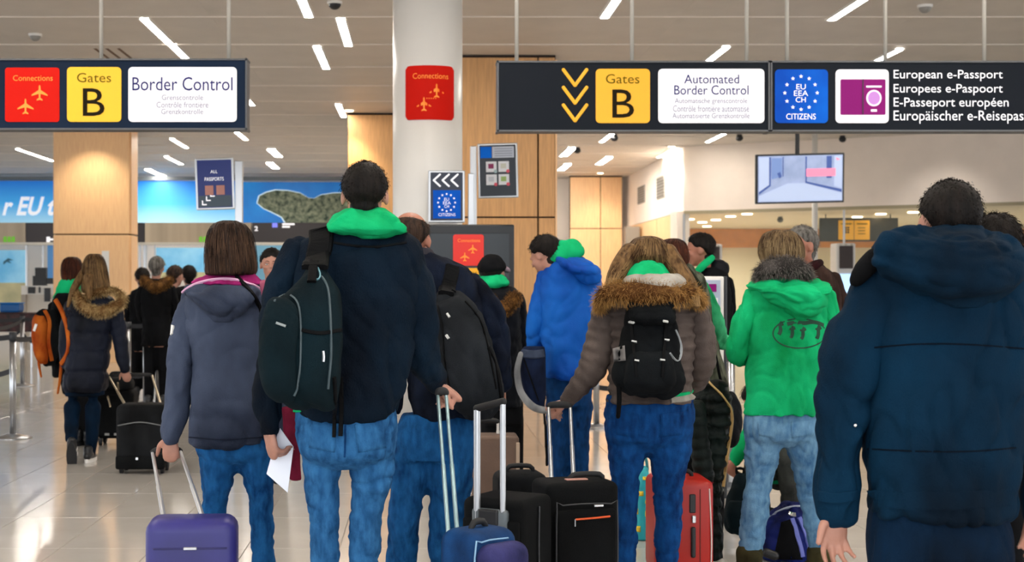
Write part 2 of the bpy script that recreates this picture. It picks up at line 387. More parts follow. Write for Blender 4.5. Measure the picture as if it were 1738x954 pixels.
for a in [(243, 30, 290, 72, 'linear strip light above the left hanging sign, near half of the long line'), (292, 74, 317, 99, 'linear strip light just above the left hanging sign top edge'),
          (508, -10, 526, 27, 'strip light cut by the top edge, left of the white column'), (578, 30, 592, 76, 'bright strip light nearest left of the white column'),
          (537, 78, 555, 115, 'short strip light between two others left of the white column'), (1052, -8, 1023, 28, 'strip light at the top edge above the word Gates on the right sign'),
          (1466, -4, 1410, 32, 'strip light at the top edge above the purple passport panel'), (1233, 78, 1200, 103, 'strip light above the automated border control panel'),
          (1527, 82, 1480, 105, 'strip light just over the top of the right sign behind a rod'), (30, 252, 90, 272, 'strip light left of the wood-clad column under the left sign'),
          (292, 235, 318, 250, 'strip light right of the wood column, nearest of three in a row'), (283, 265, 308, 278, 'strip light right of the wood column, middle of three in a row'),
          (252, 287, 277, 298, 'strip light right of the wood column, farthest of three in a row'), (397, 218, 417, 236, 'strip light at the lower right corner of the left sign'),
          (572, 177, 586, 197, 'strip light touching the left wood block behind the column'), (418, 166, 428, 177, 'short strip light beside the right edge of the left sign'),
          (460, 253, 474, 265, 'far strip light above the island picture, upper of two'), (457, 276, 470, 285, 'far strip light above the island picture, lower of two'),
          (1040, 225, 1020, 240, 'strip light under the left end of the right sign'), (972, 250, 955, 264, 'far strip light beside the wood wall, upper of a pair'),
          (1035, 266, 1015, 278, 'far strip light left of the white bulkhead'), (1230, 225, 1200, 240, 'strip light right under the automated border control panel'),
          (1150, 252, 1117, 266, 'wide strip light by the corner of the white bulkhead'), (965, 278, 950, 288, 'far strip light beside the wood wall, lower of a pair')]:
    cl(*a[:4], a[4], wd=.16 if 'bulkhead' in a[4] or 'far' in a[4] else .085, group=LG)
for i, X in enumerate([-6.5, -3, 0.4, 3.6, 7.0]):  # unseen strips continuing the ceiling pattern, added for top light
    for j, Y in enumerate([1.0, 4.2, 7.4]):
        strip_light(X, Y, Y+1.9, .10, 'unseen strip light above the picture, %s column, %s' % (('far left', 'left', 'middle', 'right', 'far right')[i], ('beside the camera', 'over the nearest travellers', 'over the middle travellers')[j]), 'strip lights over the queue outside the picture')
# back wall
WB = struct('wall_back', box((-8.3, 37.4, 2.1), (27.4, .3, 4.25)), M_WALL)
# far wood panels
def panel_wall(name, x0, x1, xs, zs, k, kk='trim_1', depth=.08, m=M_WOOD, top=CEIL, thick=1.0):
    """wood cladding: dark core with separate panels in front; xs, zs are joints in pixels"""
    Y = F/k; a = W(x0, 0, k).x; b = W(x1, 0, k).x
    core = struct(kk, box(((a+b)/2, Y+thick/2+.02, top/2), (b-a, thick, top-.01)), M_JOINT)
    X = [a]+[W(x, 0, k).x for x in xs]+[b]; Z = [.0]+sorted(W(0, z, k).z for z in zs)+[top-.03]
    for i in range(len(X)-1):
        for j in range(len(Z)-1):
            part(core, name, rbox(((X[i]+X[i+1])/2, Y-.0, (Z[j]+Z[j+1])/2), (X[i+1]-X[i]-.02, .05, Z[j+1]-Z[j]-.02), .003, 1), m)
    return core
panel_wall('wood_panel', 967, 1056, [1019], [388], 66, 'trim_far_wood', m=M_WOOD, thick=.1)
panel_wall('wood_panel', 590, 716, [], [420], 104, 'trim_left_wood', m=M_WOODD)
panel_wall('wood_panel', 770, 943, [913], [369], 139, 'trim_right_wood', m=M_WOODD, thick=.5)
part(bpy.data.objects['trim_right_wood'], 'warm_side', box((W(943, 0, 139).x+.004, F/139+.2, 2.08), (.02, .46, 4.1)), M_WOOD)
# left wood column
k = 95; a = W(92, 0, k).x; b = W(220, 0, k).x; dd = .57
core = struct('column_left', box(((a+b)/2, F/k+dd/2+.03, CEIL/2), (b-a-.02, dd, CEIL)), M_JOINT)
z = W(0, 398, k).z
for z0, z1 in ((0, z-.012), (z+.012, CEIL)):
    part(core, 'wood_panel', rbox(((a+b)/2, F/k, (z0+z1)/2), (b-a, .06, z1-z0), .004, 1), M_WOOD)
    part(core, 'wood_panel', rbox((b, F/k+dd/2+.03, (z0+z1)/2), (.05, dd, z1-z0), .004, 1), M_WOOD)
    part(core, 'wood_panel', rbox((a, F/k+dd/2+.03, (z0+z1)/2), (.05, dd, z1-z0), .004, 1), M_WOOD)
nt_ = thing('notice', W(178, 450, k, -.05), 'white notice sheet on the wood column behind the fur-hooded traveller', 'notice')
part(nt_, 'sheet', box(W(179, 452, k, -.035), (.13, .01, .55)), mat('notice_white', '#eceef0', .6))
# round white column with the wrapped red sign
k = 205; R = 60.5/k; cx0 = W(726, 0, k).x; cy0 = F/k+R
def cyl(c, r, z0, z1, seg=48):
    th = np.linspace(0, 2*math.pi, seg, endpoint=False); return skinrings([np.stack([c[0]+r*np.cos(th), c[1]+r*np.sin(th), np.full(seg, z)], 1) for z in (z0, z1)])
part(None, 'column_white', cyl((cx0, cy0), R, 0, CEIL, 64), M_COLW, smooth=False, kind='structure').data.polygons.foreach_set('use_smooth', [True]*64+[False]*128)
def plane_shape(cx, cy, s):      # airliner silhouette, nose up, in pixels
    h = [(0, -1.0), (.10, -.85), (.12, -.38), (.98, .20), (.98, .36), (.12, .10), (.09, .58), (.36, .80), (.36, .94), (0, .84)]
    q = h+[(-x, y) for x, y in reversed(h[1:-1])]
    return [(cx+x*s, cy+y*s) for x, y in q]
def flat(pts, k, dy=-.003, t=.002):
    P = [W(x, y, k) for x, y in pts]; Y = P[0].y+dy
    V, Fs = prism([(p.x, p.z) for p in P], t); return V+np.array([0, Y, 0]), Fs
def dots(k, x0, y0, x1, y1, n, s=1.1):
    return [flat([(x0+(x1-x0)*i/(n-1)-s, y0+(y1-y0)*i/(n-1)-s), (x0+(x1-x0)*i/(n-1)+s, y0+(y1-y0)*i/(n-1)-s), (x0+(x1-x0)*i/(n-1)+s, y0+(y1-y0)*i/(n-1)+s), (x0+(x1-x0)*i/(n-1)-s, y0+(y1-y0)*i/(n-1)+s)], k) for i in range(n)]
def conn_panel(root, x0, y0, x1, y1, k, wrap=None, m=M_RED):
    """red square: Connections, two aircraft joined by a dotted line"""
    w_ = x1-x0; c = W((x0+x1)/2, (y0+y1)/2, k); u = lambda a: x0+a*w_; v = lambda b: y0+b*(y1-y0)
    if wrap:
        n = 24; wm = w_/k; hm = (y1-y0)/k; Rr = []
        for i in range(n+1):
            x = -wm/2+wm*i/n; e = min(1, min(i, n-i)/2.0); hh = hm/2-(1-math.sqrt(max(0, 1-(1-e)**2)))*.03
            Rr.append([(c.x+x, 0, c.z-hh), (c.x+x, -.006, c.z-hh), (c.x+x, -.006, c.z+hh), (c.x+x, 0, c.z+hh)])
        g = skinrings(np.array(Rr))
    else:
        V, Fs = rplate(w_/k, (y1-y0)/k, .006, .02); g = (V+np.array([c.x, c.y, c.z]), Fs)
    fx = (lambda G: G) if not wrap else (lambda G: (np.stack([G[0][:, 0], (0 if G is g else -.007)+wrap[1]-np.sqrt(np.maximum(wrap[2]**2-(G[0][:, 0]-wrap[0])**2, 0))+(G[0][:, 1] if G is g else 0), G[0][:, 2]], 1), G[1]))
    part(root, 'red_panel', fx(g), m)
    part(root, 'lettering', fx(text_fit('Connections', u(.15), u(.88), v(.14), v(.245), k, -.009)), M_ORANGE)
    part(root, 'airplane_mark', fx(flat(plane_shape(u(.64), v(.47), w_*.15), k, -.009)), M_ORANGE)
    part(root, 'airplane_mark', fx(flat(plane_shape(u(.38), v(.72), w_*.15), k, -.009)), M_ORANGE)
    part(root, 'dotted_line', fx(merge(dots(k, u(.44), v(.61), u(.62), v(.61), 5, .9))), M_ORANGE)
t = thing('wall_sign', (cx0, cy0-R, W(0, 157, k).z), 'red Connections sign with two aircraft, wrapped on the white column', 'sign')
conn_panel(t, 688, 111, 771, 203, k, wrap=(cx0, cy0, R+.004))
# bulkhead, pillars and glazed room on the right
XS = 5.33
def quadwall(p, q, z0, z1, th):
    p = np.array(p); q = np.array(q); d = (q-p)/np.linalg.norm(q-p); nrm = np.array([-d[1], d[0]])*th
    V = [(*p, z0), (*q, z0), (*(q+nrm), z0), (*(p+nrm), z0), (*p, z1), (*q, z1), (*(q+nrm), z1), (*(p+nrm), z1)]
    return np.array(V), [(0, 3, 2, 1), (4, 5, 6, 7), (0, 1, 5, 4), (1, 2, 6, 5), (2, 3, 7, 6), (3, 0, 4, 7)]
A_ = (XS, 28.7); B_ = (21.6, 19.2)
struct('wall_bulkhead_side', quadwall((XS, 37.25), (XS, 28.7), 2.89, CEIL, .15), M_WALL)
struct('wall_bulkhead_front', quadwall(A_, B_, 2.89, CEIL, .15), M_WALL)
struct('trim_1', quadwall(A_, B_, 2.83, 2.89, .12), mat('beige_trim', '#a89d80', .5))
struct('wall_corner_pillar', box((XS+.0, 29.15, 1.44), (.25, .8, 2.88)), M_WALL)
for i, (ya, yb) in enumerate(((29.6, 32.0), (32.05, 34.4), (34.45, 37.1))):
    struct('wall_side_wood' if i == 0 else 'wall_side_wood_%d' % i, box((XS+.05, (ya+yb)/2, 1.0), (.1, yb-ya, 2.0)), M_WOOD)
    struct('trim_side_%d' % (i+2), box((XS+.05, (ya+yb)/2, 2.45), (.1, yb-ya, .86)), M_WOOD)
struct('ceiling_glazed_room', (lambda P: (np.array([(x, y, z) for z in (2.895, 2.93) for x, y in P]), [(3, 2, 1, 0), (4, 5, 6, 7), (0, 1, 5, 4), (1, 2, 6, 5), (2, 3, 7, 6), (3, 0, 4, 7)]))([(XS+.1, 28.8), (21.6, 19.4), (26, 38), (XS+.1, 38)]), mat('room_ceiling', '#cfc5a8', .6))
struct('wall_glazed_room_back', box((14, 38.0, 1.2), (20, .1, 2.42)), M_BEIGE)
struct('wall_glazed_room_band', box((14, 37.9, 2.64), (20, .2, .5)), mat('room_wood', '#b8762f', .5, var=.1, scale=4))
M_GLASS = mat('glass', '#d9e6dc', .02, spec=.4, alpha=.05)
for i, (u0, u1) in enumerate(((0, .17), (.17, .36), (.36, .56), (.56, .78), (.78, 1))):
    p = np.array(A_)*(1-u0)+np.array(B_)*u0; q = np.array(A_)*(1-u1)+np.array(B_)*u1; d = (q-p)/np.linalg.norm(q-p)
    wd = struct('window_%d' % (i+1), quadwall(tuple(p+d*.02), tuple(q-d*.02), .02, 2.83, .012), M_GLASS)
    part(wd, 'window_frame', quadwall(tuple(p-d*.02), tuple(p+d*.015), 0, 2.83, .04), ALU)
for i, (px, py) in enumerate([(1170, 372), (1192, 377), (1215, 373), (1240, 367), (1268, 363), (1455, 368), (1495, 363), (1200, 384), (1550, 360), (1600, 364)]):
    k = (CY-py)/(2.89-HC); c = W(px, py, k); t = thing('downlight', (c.x, c.y, 2.89), 'small downlight in the glazed room, ' + ('leftmost one', 'second from the left in the near row', 'third in the row above the left pane', 'above the blonde-brown head', 'right of the one above the blonde-brown head', 'over the yellow squares', 'right of the yellow squares', 'lowest one, farthest back', 'above the left of the navy coat man', 'rightmost one')[i], 'ceiling light', 'downlights in the glazed room')
    part(t, 'lens', cyl((c.x, c.y), .11, 2.875, 2.889, 16), M_DOWN)
ld = bpy.data.lights.new('room_fill', 'SPOT'); ld.energy = 120; ld.spot_size = math.radians(165); ld.spot_blend = .5; ld.shadow_soft_size = .1; ld.color = (1, .94, .82)  # spots added to light the glazed room, apart from its downlights
for X, Y in ((7.2, 31), (9.5, 34), (12.5, 31.5), (15, 34.5), (7.5, 35.5)):
    lo = bpy.data.objects.new('room_fill', ld); COL.objects.link(lo); lo.location = (X, Y, 2.84)
# ceiling spots that wash the walls
def spot(px, py, k, aim, e, label, size=60, col=(1, .84, .62)):
    c = W(px, py, k); c.z = CEIL; t = thing('downlight', c, label, 'ceiling light', 'wall washing spots')
    part(t, 'trim_ring', cyl((c.x, c.y), .10, CEIL-.02, CEIL-.001, 20), WHITE); part(t, 'lens', cyl((c.x, c.y), .07, CEIL-.03, CEIL-.005, 16), M_DOWN)
    l = bpy.data.lights.new('spot_lamp', 'SPOT'); l.energy = e; l.spot_size = math.radians(size); l.spot_blend = .8; l.color = col; l.shadow_soft_size = .05
    o = bpy.data.objects.new('spot_lamp', l); COL.objects.link(o); o.location = (c.x, c.y, CEIL-.05); o.parent = None
    o.rotation_euler = (Vector(aim)-o.location).to_track_quat('-Z', 'Y').to_euler(); return t
spot(1019, 300, 68, (W(1019, 0, 66).x, 36.5, 1.5), 26, 'small spot above the far wood panels', 85)
spot(1140, 254, 84, (XS-.05, 29.6, 2.6), 28, 'small spot by the near corner of the white bulkhead', 70, (1, .93, .85))
spot(1590, 226, 97, (W(1600, 0, 93).x, F/93, 2.6), 22, 'small spot above the right part of the white bulkhead', 75, (1, .94, .88))
spot(150, 205, 98, (W(156, 0, 95).x, F/95, 2.0), 38, 'added spot hidden by the left sign, brightening the wood column', 95)  # unseen spot, added only to brighten the wood column
spot(592, 190, 106, (W(600, 0, 104).x, F/104, 2.2), 50, 'small spot above the left wood block', 80)
spot(960, 286, 72, (W(955, 0, 66).x, 37, 2.2), 50, 'small spot above the narrow white wall strip', 80, (1, .95, .88))
# ventilation grilles on the bulkhead side
for y0, y1, z0, z1, lb in ((33.65, 34.7, 3.36, 3.78, 'far'), (30.9, 31.9, 3.31, 3.80, 'near')):
    t = thing('wall_grille', (XS-.02, (y0+y1)/2, (z0+z1)/2), 'grey ventilation grille on the bulkhead side, the %s of the two' % lb, 'vent')
    part(t, 'grille_frame', box((XS-.01, (y0+y1)/2, (z0+z1)/2), (.02, y1-y0, z1-z0)), mat('grille_grey', '#9d9890', .6))
    for i in range(7): part(t, 'slat', box((XS-.028, (y0+y1)/2, z0+(z1-z0)*(i+.7)/7.4), (.016, y1-y0-.08, .02), 0), mat('grille_slat', '#77726b', .6))
# ceiling details
M_SMOKE = mat('detector_grey', '#8e8b86', .4)
for px, py, m_, lb in ((60, 57, M_SMOKE, 'pale smoke detector on the ceiling above the left sign'), (1570, 8, M_SMOKE, 'grey dome camera at the top edge above the right sign'), (568, 2, BLACK, 'black dome camera at the top edge left of the white column')):
    k = (CY-py)/(CEIL-HC); c = W(px, py, k); t = thing('ceiling_dome', (c.x, c.y, CEIL), lb, 'camera' if 'camera' in lb else 'smoke detector')
    part(t, 'base_ring', cyl((c.x, c.y), .075, CEIL-.03, CEIL, 20), WHITE); part(t, 'dome', ell((c.x, c.y, CEIL-.03), (.062, .062, .055)), m_, smooth=True)
for px, py, lb in ((1043, 228, 'left one'), (1255, 228, 'second from the left'), (1430, 230, 'third from the left'), (1623, 230, 'right one'), (980, 250, 'one by the wood wall'), (1324, 368, 'one inside the glazed room')):
    hz = 2.89 if py > 300 else CEIL; k = (CY-py)/(hz-HC); c = W(px, py, k); t = thing('ceiling_camera', (c.x, c.y, hz), 'small black ceiling camera below the right sign, ' + lb if hz > 3 else 'small black ceiling camera inside the glazed room', 'camera')
    part(t, 'mount', cyl((c.x, c.y), .05, hz-.05, hz, 12), DGREY); part(t, 'dome', ell((c.x, c.y, hz-.07), (.07, .07, .06), seg=12, ring=8), BLACK, smooth=True)
c = W(195, 88, 140); c.z = CEIL
t = thing('ceiling_vent', (c.x, c.y, CEIL), 'dark slotted ceiling vent above the left hanging sign', 'vent')
for i in range(3): part(t, 'slot', box((c.x-.16+.14*i, c.y, CEIL-.004), (.035, .7, .01), .0), mat('vent_brown', '#6b4f38', .7))
# slim white pole and monitor
t = thing('support_pole', (W(1383, 0, 91).x, F/91, 0), 'slim white floor-to-ceiling pole behind the hanging monitor', 'pole')
part(t, 'pole_shaft', cyl((W(1383, 0, 91).x, F/91), .052, 0, CEIL, 20), WHITE, smooth=True); part(t, 'floor_collar', cyl((W(1383, 0, 91).x, F/91), .08, 0, .06, 20), ALU)
k = 132; c = W(1358, 303, k); t = thing('hanging_monitor', (c.x, c.y, c.z), 'wall-less flat monitor with a pale corridor picture hung from the ceiling', 'monitor')
mw, mh = 150/k, 84/k; Mr = Matrix.Rotation(math.radians(-1.3), 4, 'Y')@Matrix.Rotation(math.radians(6), 4, 'X')
def inmon(g, dy=0): return (g[0]@np.array(Mr.to_3x3()).T+np.array([c.x, c.y, c.z]), g[1])
part(t, 'casing', inmon(rbox((0, .03, 0), (mw, .06, mh), .008, 2)), BLACK)
part(t, 'screen', inmon(box((0, -.004, 0), (mw-.05, .008, mh-.045))), mat('screen_pale', '#8a9dc6', .3, emit=.15, var=.1, scale=3, c2='#a9b8dc'))
def scr(pts, m, y=-.011):
    g = prism([(x*(mw-.05)/2, z*(mh-.045)/2) for x, z in pts], .002); part(t, 'screen_picture', inmon((g[0]+np.array([0, y, 0]), g[1])), m)
s1 = mat('screen_blue', '#3a559c', .3, emit=.15); s2 = mat('screen_light', '#b0bfdd', .3, emit=.2); s3 = mat('screen_pink', '#ee7f9c', .3, emit=.3); s4 = mat('screen_mid', '#6f8ac0', .3, emit=.18)
scr([(-.98, .95), (-.74, .95), (-.74, -.25), (-.98, -.55)], s2); scr([(-.74, .95), (-.70, .95), (-.70, -.2), (-.74, -.25)], s1); scr([(-.98, -.55), (-.70, -.2), (-.70, -.3), (-.98, -.66)], s1)
scr([(-.42, .95), (-.40, .95), (-.40, .1), (-.42, .1)], s1); scr([(-.68, .9), (-.44, .9), (-.44, .1), (-.68, .0)], s4)
scr([(.12, .95), (.15, .95), (.15, -.15), (.12, -.15)], s1); scr([(.62, .95), (.74, .95), (.74, .0), (.62, 0)], s1); scr([(.12, -.12), (.98, -.5), (.98, -.62), (.12, -.2)], s1)
scr([(.8, .95), (.98, .95), (.98, -.45), (.8, -.35)], s2); scr([(-.98, -.72), (-.3, -.2), (.1, -.2), (.98, -.66), (.98, -.97), (-.98, -.97)], s2)
scr([(.14, .42), (.83, .42), (.83, .08), (.14, .08)], s3, -.013); scr([(-.55, .25), (-.48, .3), (-.44, .1), (-.5, .02)], s1, -.013); scr([(.84, .88), (.94, .8), (.86, .76)], s3, -.013)
part(t, 'hanging_pole', cyl((c.x-.02, c.y+.06), .028, c.z+.1, CEIL, 14), BLACK); part(t, 'ceiling_plate', cyl((c.x-.02, c.y+.06), .09, CEIL-.03, CEIL, 16), BLACK)
# dark hall sign and e-gates in the glazed room
k = 80; t = thing('overhead_sign', W(1457, 390, k), 'dark overhead sign with two yellow squares inside the glazed room', 'sign')
part(t, 'board', box(W(1457, 390, k, .03), (133/k, .06, 40/k)), mat('olive_dark', '#1f1e16', .5))
for i, x in enumerate((1436, 1463)):
    c = W(x, 390.5, k, -.005); V, Fs = rplate(26/k, 33/k, .006, .015); part(t, 'yellow_panel', (V+np.array([c.x, c.y, c.z]), Fs), M_YELB)
    if i == 0: part(t, 'pictogram', merge([flat([(x-6+4*a, 385+4*b), (x-3+4*a, 385+4*b), (x-3+4*a, 388+4*b), (x-6+4*a, 388+4*b)], k, -.014) for a in range(3) for b in range(3)]), M_INKB)
    part(t, 'lettering', merge([flat([(x-9, 379), (x+9, 379), (x+9, 381), (x-9, 381)], k, -.014)]+([flat([(x-7, 386+5*j), (x+5, 386+5*j), (x+5, 387.5+5*j), (x-7, 387.5+5*j)], k, -.014) for j in range(3)] if i else [])), M_INKO)
for s in (-1, 1): part(t, 'hanging_rod', cyl((W(1457+s*55, 0, k).x, F/k+.03), .012, W(0, 372, k).z, 2.89, 8), DGREY)
def gate_unit(px, k, label):
    c = W(px, 0, k); t = thing('passport_gate', (c.x, c.y, 0), label, 'e-gate', 'automatic passport gates')
    part(t, 'casing', rbox((c.x, c.y+.2, 1.08), (.36, .4, 2.16), .03, 2), WHITE)
    part(t, 'grille', rbox((c.x, c.y-.01, 1.9), (.25, .03, .42), .01, 1), mat('grille_brown', '#3b2f2c', .5))
    for i in range(3): part(t, 'indicator', ell((c.x-.1+.1*i, c.y, 2.13), (.025, .02, .018), seg=10, ring=6), mat('indicator', '#c9c7bb', .4))
    part(t, 'screen', rbox((c.x, c.y-.01, 1.42), (.24, .03, .34), .01, 1), mat('gate_screen', '#9cc4ee', .3, emit=.6)); return t
gate_unit(1436, 92, 'white passport gate with a dark grille left of the man in the navy coat')
gate_unit(1210, 90, 'white passport gate behind the man with the green collar')
gate_unit(1545, 92, 'white passport gate hidden behind the man in the navy coat')
t = thing('grey_cabinet', W(1073, 0, 70), 'grey upright cabinet before the far wood panels', 'cabinet'); c = W(1073, 0, 70)
part(t, 'cabinet_body', rbox((c.x, c.y, 1.4), (.34, .3, 2.8), .01, 1), mat('cabinet_grey', '#9a958c', .4, .4)); part(t, 'cabinet_door', rbox((c.x, c.y-.16, 1.2), (.28, .02, 1.9), .005, 1), mat('cabinet_dark', '#6f6b64', .4, .4))
# ---------------- big picture above the passport booths
k = 67; L0, R0 = -330, 800
M_SEA = bpy.data.materials.new('mural_sky'); M_SEA.use_nodes = True; nt = M_SEA.node_tree; b = nt.nodes['Principled BSDF']
tc = nt.nodes.new('ShaderNodeTexCoord'); sp = nt.nodes.new('ShaderNodeSeparateXYZ'); nt.links.new(tc.outputs['Object'], sp.inputs[0])
r = nt.nodes.new('ShaderNodeValToRGB'); mr = nt.nodes.new('ShaderNodeMapRange'); mr.inputs[1].default_value = -.56; mr.inputs[2].default_value = .56
nt.links.new(sp.outputs[2], mr.inputs[0]); nt.links.new(mr.outputs[0], r.inputs[0]); nt.links.new(r.outputs[0], b.inputs['Base Color']); nt.links.new(r.outputs[0], b.inputs['Emission Color'])
b.inputs['Emission Strength'].default_value = .18; b.inputs['Roughness'].default_value = .5
r.color_ramp.elements[0].color = lin('#a4d4ea'); r.color_ramp.elements[1].color = lin('#0768c4'); e = r.color_ramp.elements.new(.45); e.color = lin('#3fa0dc')
M_OCEAN = mat('mural_ocean', '#0768bc', .5, emit=.12, var=.12, scale=1, c2='#0f80cc')
t = thing('mural', W(200, 343, k), 'wide backlit blue holiday picture with an island above the booths', 'mural')
def wallrect(x0, x1, y0, y1, k, dy, th, m, root, name, **kw):
    a = W(x0, y1, k, 0); b_ = W(x1, y0, k, 0); return part(root, name, box(((a.x+b_.x)/2, F/k+dy+th/2, (a.z+b_.z)/2), (b_.x-a.x, th, b_.z-a.z)), m, **kw)
wallrect(L0, 410, 307, 380, k, 0, .1, M_SEA, t, 'sky_picture'); wallrect(410, R0, 309, 380, k, 0, .1, M_OCEAN, t, 'sea_picture')
ISL = [(437, 345), (440, 333), (452, 327), (468, 323), (490, 324), (510, 328), (524, 336), (533, 337), (545, 331), (565, 328), (590, 327), (640, 333), (640, 380), (486, 380), (478, 368), (462, 360), (448, 354)]
part(t, 'surf', flat([(x+(x-540)*.015, y+(y-352)*.06+.4) for x, y in ISL], k, -.004, .004), mat('mural_surf', '#cfeaf2', .6, emit=.2))
part(t, 'island', flat(ISL, k, -.010, .004), mat('mural_land', '#2c4a38', .7, var=.5, scale=9, c2='#8a9078', emit=.03))
part(t, 'lettering', text_fit('r EU t', 4, 91, 334, 366, k, -.012, .03, .25), M_WTEXT)
part(t, 'top_rail', box((W(200, 0, k).x, F/k+.02, W(0, 303, k).z), (1000/k*1.2, .16, .09)), mat('grey_rail', '#6f767a', .5))
# booths
k = 74; M_TAUPE = mat('booth_taupe', '#a3947f', .35, .3, var=.25, scale=1.2, stretch=(2, 2, .05)); M_BKB = mat('booth_black', '#262022', .4)
bt = thing('passport_booths', W(200, 0, k), 'row of passport booths with taupe and black header below the mural', 'counter'); bt.location.z = 0
for x0, x1, m_ in ((-200, 43, M_TAUPE), (44, 92, M_BKB), (92, 231, M_TAUPE), (231, 244, M_BKB), (246, 426, M_TAUPE), (428, 640, M_BKB)):
    wallrect(x0, x1, 378, 412, k, 0, .25, m_, bt, 'header_panel')
part(bt, 'ledge', box((W(200, 0, k).x, F/k-.02, W(0, 414, k).z), (14, .36, .06)), mat('ledge', '#bcb8ae', .4))
part(bt, 'number', text_fit('2', 432, 438, 384, 392, k, -.02, .02), M_WTEXT)
part(bt, 'flag_mark', flat([(462, 378.5), (471, 378.5), (471, 386), (462, 386)], k, -.004), mat('flag_violet', '#6a6fd8', .5, emit=.3))
part(bt, 'lettering', merge([flat([(479, 379), (500, 379), (500, 382), (479, 382)], k, -.004), flat([(479, 383.5), (492, 383.5), (492, 386.5), (479, 386.5)], k, -.004)]), M_WTEXT)
part(bt, 'arrow_mark', flat([(79, 402), (85, 402), (85, 405), (92, 405), (92, 408), (85, 408), (85, 411), (79, 411)], k, -.004), M_WTEXT)
GRN = mat('exit_green', '#5fa02c', .5, emit=.2)
for x in (17, 349): part(bt, 'exit_mark', merge([flat([(x-11+7*i, 402), (x-6+7*i, 401), (x-5+7*i, 411), (x-11+7*i, 411)], k, -.01) for i in range(3)]), GRN)
for x, w_ in ((43, 3), (71, 2), (245, 5), (262, 2), (236, 2), (426, 3), (505, 2)):
    part(bt, 'booth_post', cyl((W(x, 0, k).x, F/k+.1), w_/k/2+.005, 0, W(0, 412, k).z, 10), ALU)
M_SKYP = mat('poster_sky', '#69bdee', .5, emit=.1, var=.12, scale=1.5, c2='#9fd8f4'); M_BEACH = mat('poster_beach', '#b3b08c', .6, emit=.08, var=.25, scale=2, c2='#c8bf93')
k2 = 70
wallrect(-200, 39, 424, 480, k2, .3, .05, M_SKYP, bt, 'poster'); wallrect(-200, 39, 480, 536, k2, .3, .05, M_BEACH, bt, 'poster')
wallrect(261, 428, 420, 470, k2, .3, .05, M_SKYP, bt, 'poster'); wallrect(261, 428, 462, 475, k2, .26, .05, M_BEACH, bt, 'poster')
wallrect(428, 640, 414, 480, k2, .3, .05, mat('poster_teal', '#5e8ea6', .5, emit=.1), bt, 'poster'); wallrect(75, 95, 414, 480, k2, .3, .05, mat('booth_blue', '#4f86bd', .5, emit=.1), bt, 'blue_panel')
part(bt, 'palm_print', flat([(0, 444), (8, 438), (17, 441), (9, 442), (14, 447), (6, 444), (0, 449)], k2, .28), mat('print_dark', '#3f6f86', .6))
k3 = 80
dk = thing('booth_desk', W(65, 0, k3), 'white booth desk with black monitors beside the wood column', 'desk'); dk.location.z = 0
wallrect(36, 92, 485, 500, k3, 0, .6, WHITE, dk, 'desk_top'); wallrect(40, 90, 500, 600, k3, .08, .5, mat('desk_cream', '#d9d3c9', .5), dk, 'desk_front')
wallrect(36, 44, 500, 600, k3, 0, .5, mat('desk_taupe', '#a89f93', .5), dk, 'desk_side')
for x0, x1, y0, y1, nm in ((51, 74, 468, 485, 'monitor_back'), (55, 74, 454, 468, 'monitor_back'), (75, 92, 472, 482, 'keyboard_shelf')): wallrect(x0, x1, y0, y1, k3, .2, .12, BLACK, dk, nm)
wallrect(48, 60, 487, 498, k3, -.03, .03, BLACK, dk, 'card_reader'); wallrect(66, 69, 487, 497, k3, -.03, .03, DGREY, dk, 'telephone'); wallrect(76, 86, 489, 512, k3, -.04, .03, DGREY, dk, 'socket_box')
t = thing('side_table', (W(20, 0, 100).x, F/100, 0), 'dark table behind the barrier belts at the left edge', 'table')
tx = W(20, 0, 100).x; part(t, 'table_top', rbox((tx, F/100, .76), (.95, .6, .32), .02, 2), mat('table_dark', '#1d1618', .6, var=.5, scale=14, c2='#4a2326'))
for sx in (-1, 1):
    for sy in (-1, 1): part(t, 'leg', cyl((tx+sx*.4, F/100+sy*.22), .02, 0, .6, 10), STEEL)
t = thing('blue_case', (W(20, 0, 100).x, F/100, .92), 'bright blue box on the dark table at the left edge', 'box'); part(t, 'case_body', rbox((tx, F/100, 1.0), (.34, .3, .15), .03, 2), mat('bright_blue', '#0f60a8', .5)); part(t, 'lid', rbox((tx, F/100, 1.08), (.36, .32, .02), .008, 1), mat('bright_blue_lid', '#1878c8', .5))
k = 262; c = W(1210, 0, k); t = thing('information_kiosk', (c.x, c.y, 0), 'slim white kiosk with a purple passport picture in front of the green-collar man', 'kiosk'); zt = W(0, 469, k).z
part(t, 'casing', rbox((c.x, c.y+.05, zt/2), (.15, .09, zt), .012, 2), WHITE); part(t, 'side_strip', rbox((c.x+.085, c.y+.05, zt/2), (.018, .09, zt), .004, 1), DGREY)
part(t, 'face_panel', box((c.x-.01, c.y-.002, zt-.11), (.115, .012, .17)), mat('kiosk_blue_white', '#aab6cc', .5)); part(t, 'passport_picture', box((c.x-.005, c.y-.01, zt-.075), (.05, .008, .05)), M_PURP); part(t, 'notice', box((c.x-.01, c.y-.01, zt-.16), (.08, .008, .04)), mat('notice_white', '#eceef0', .6))
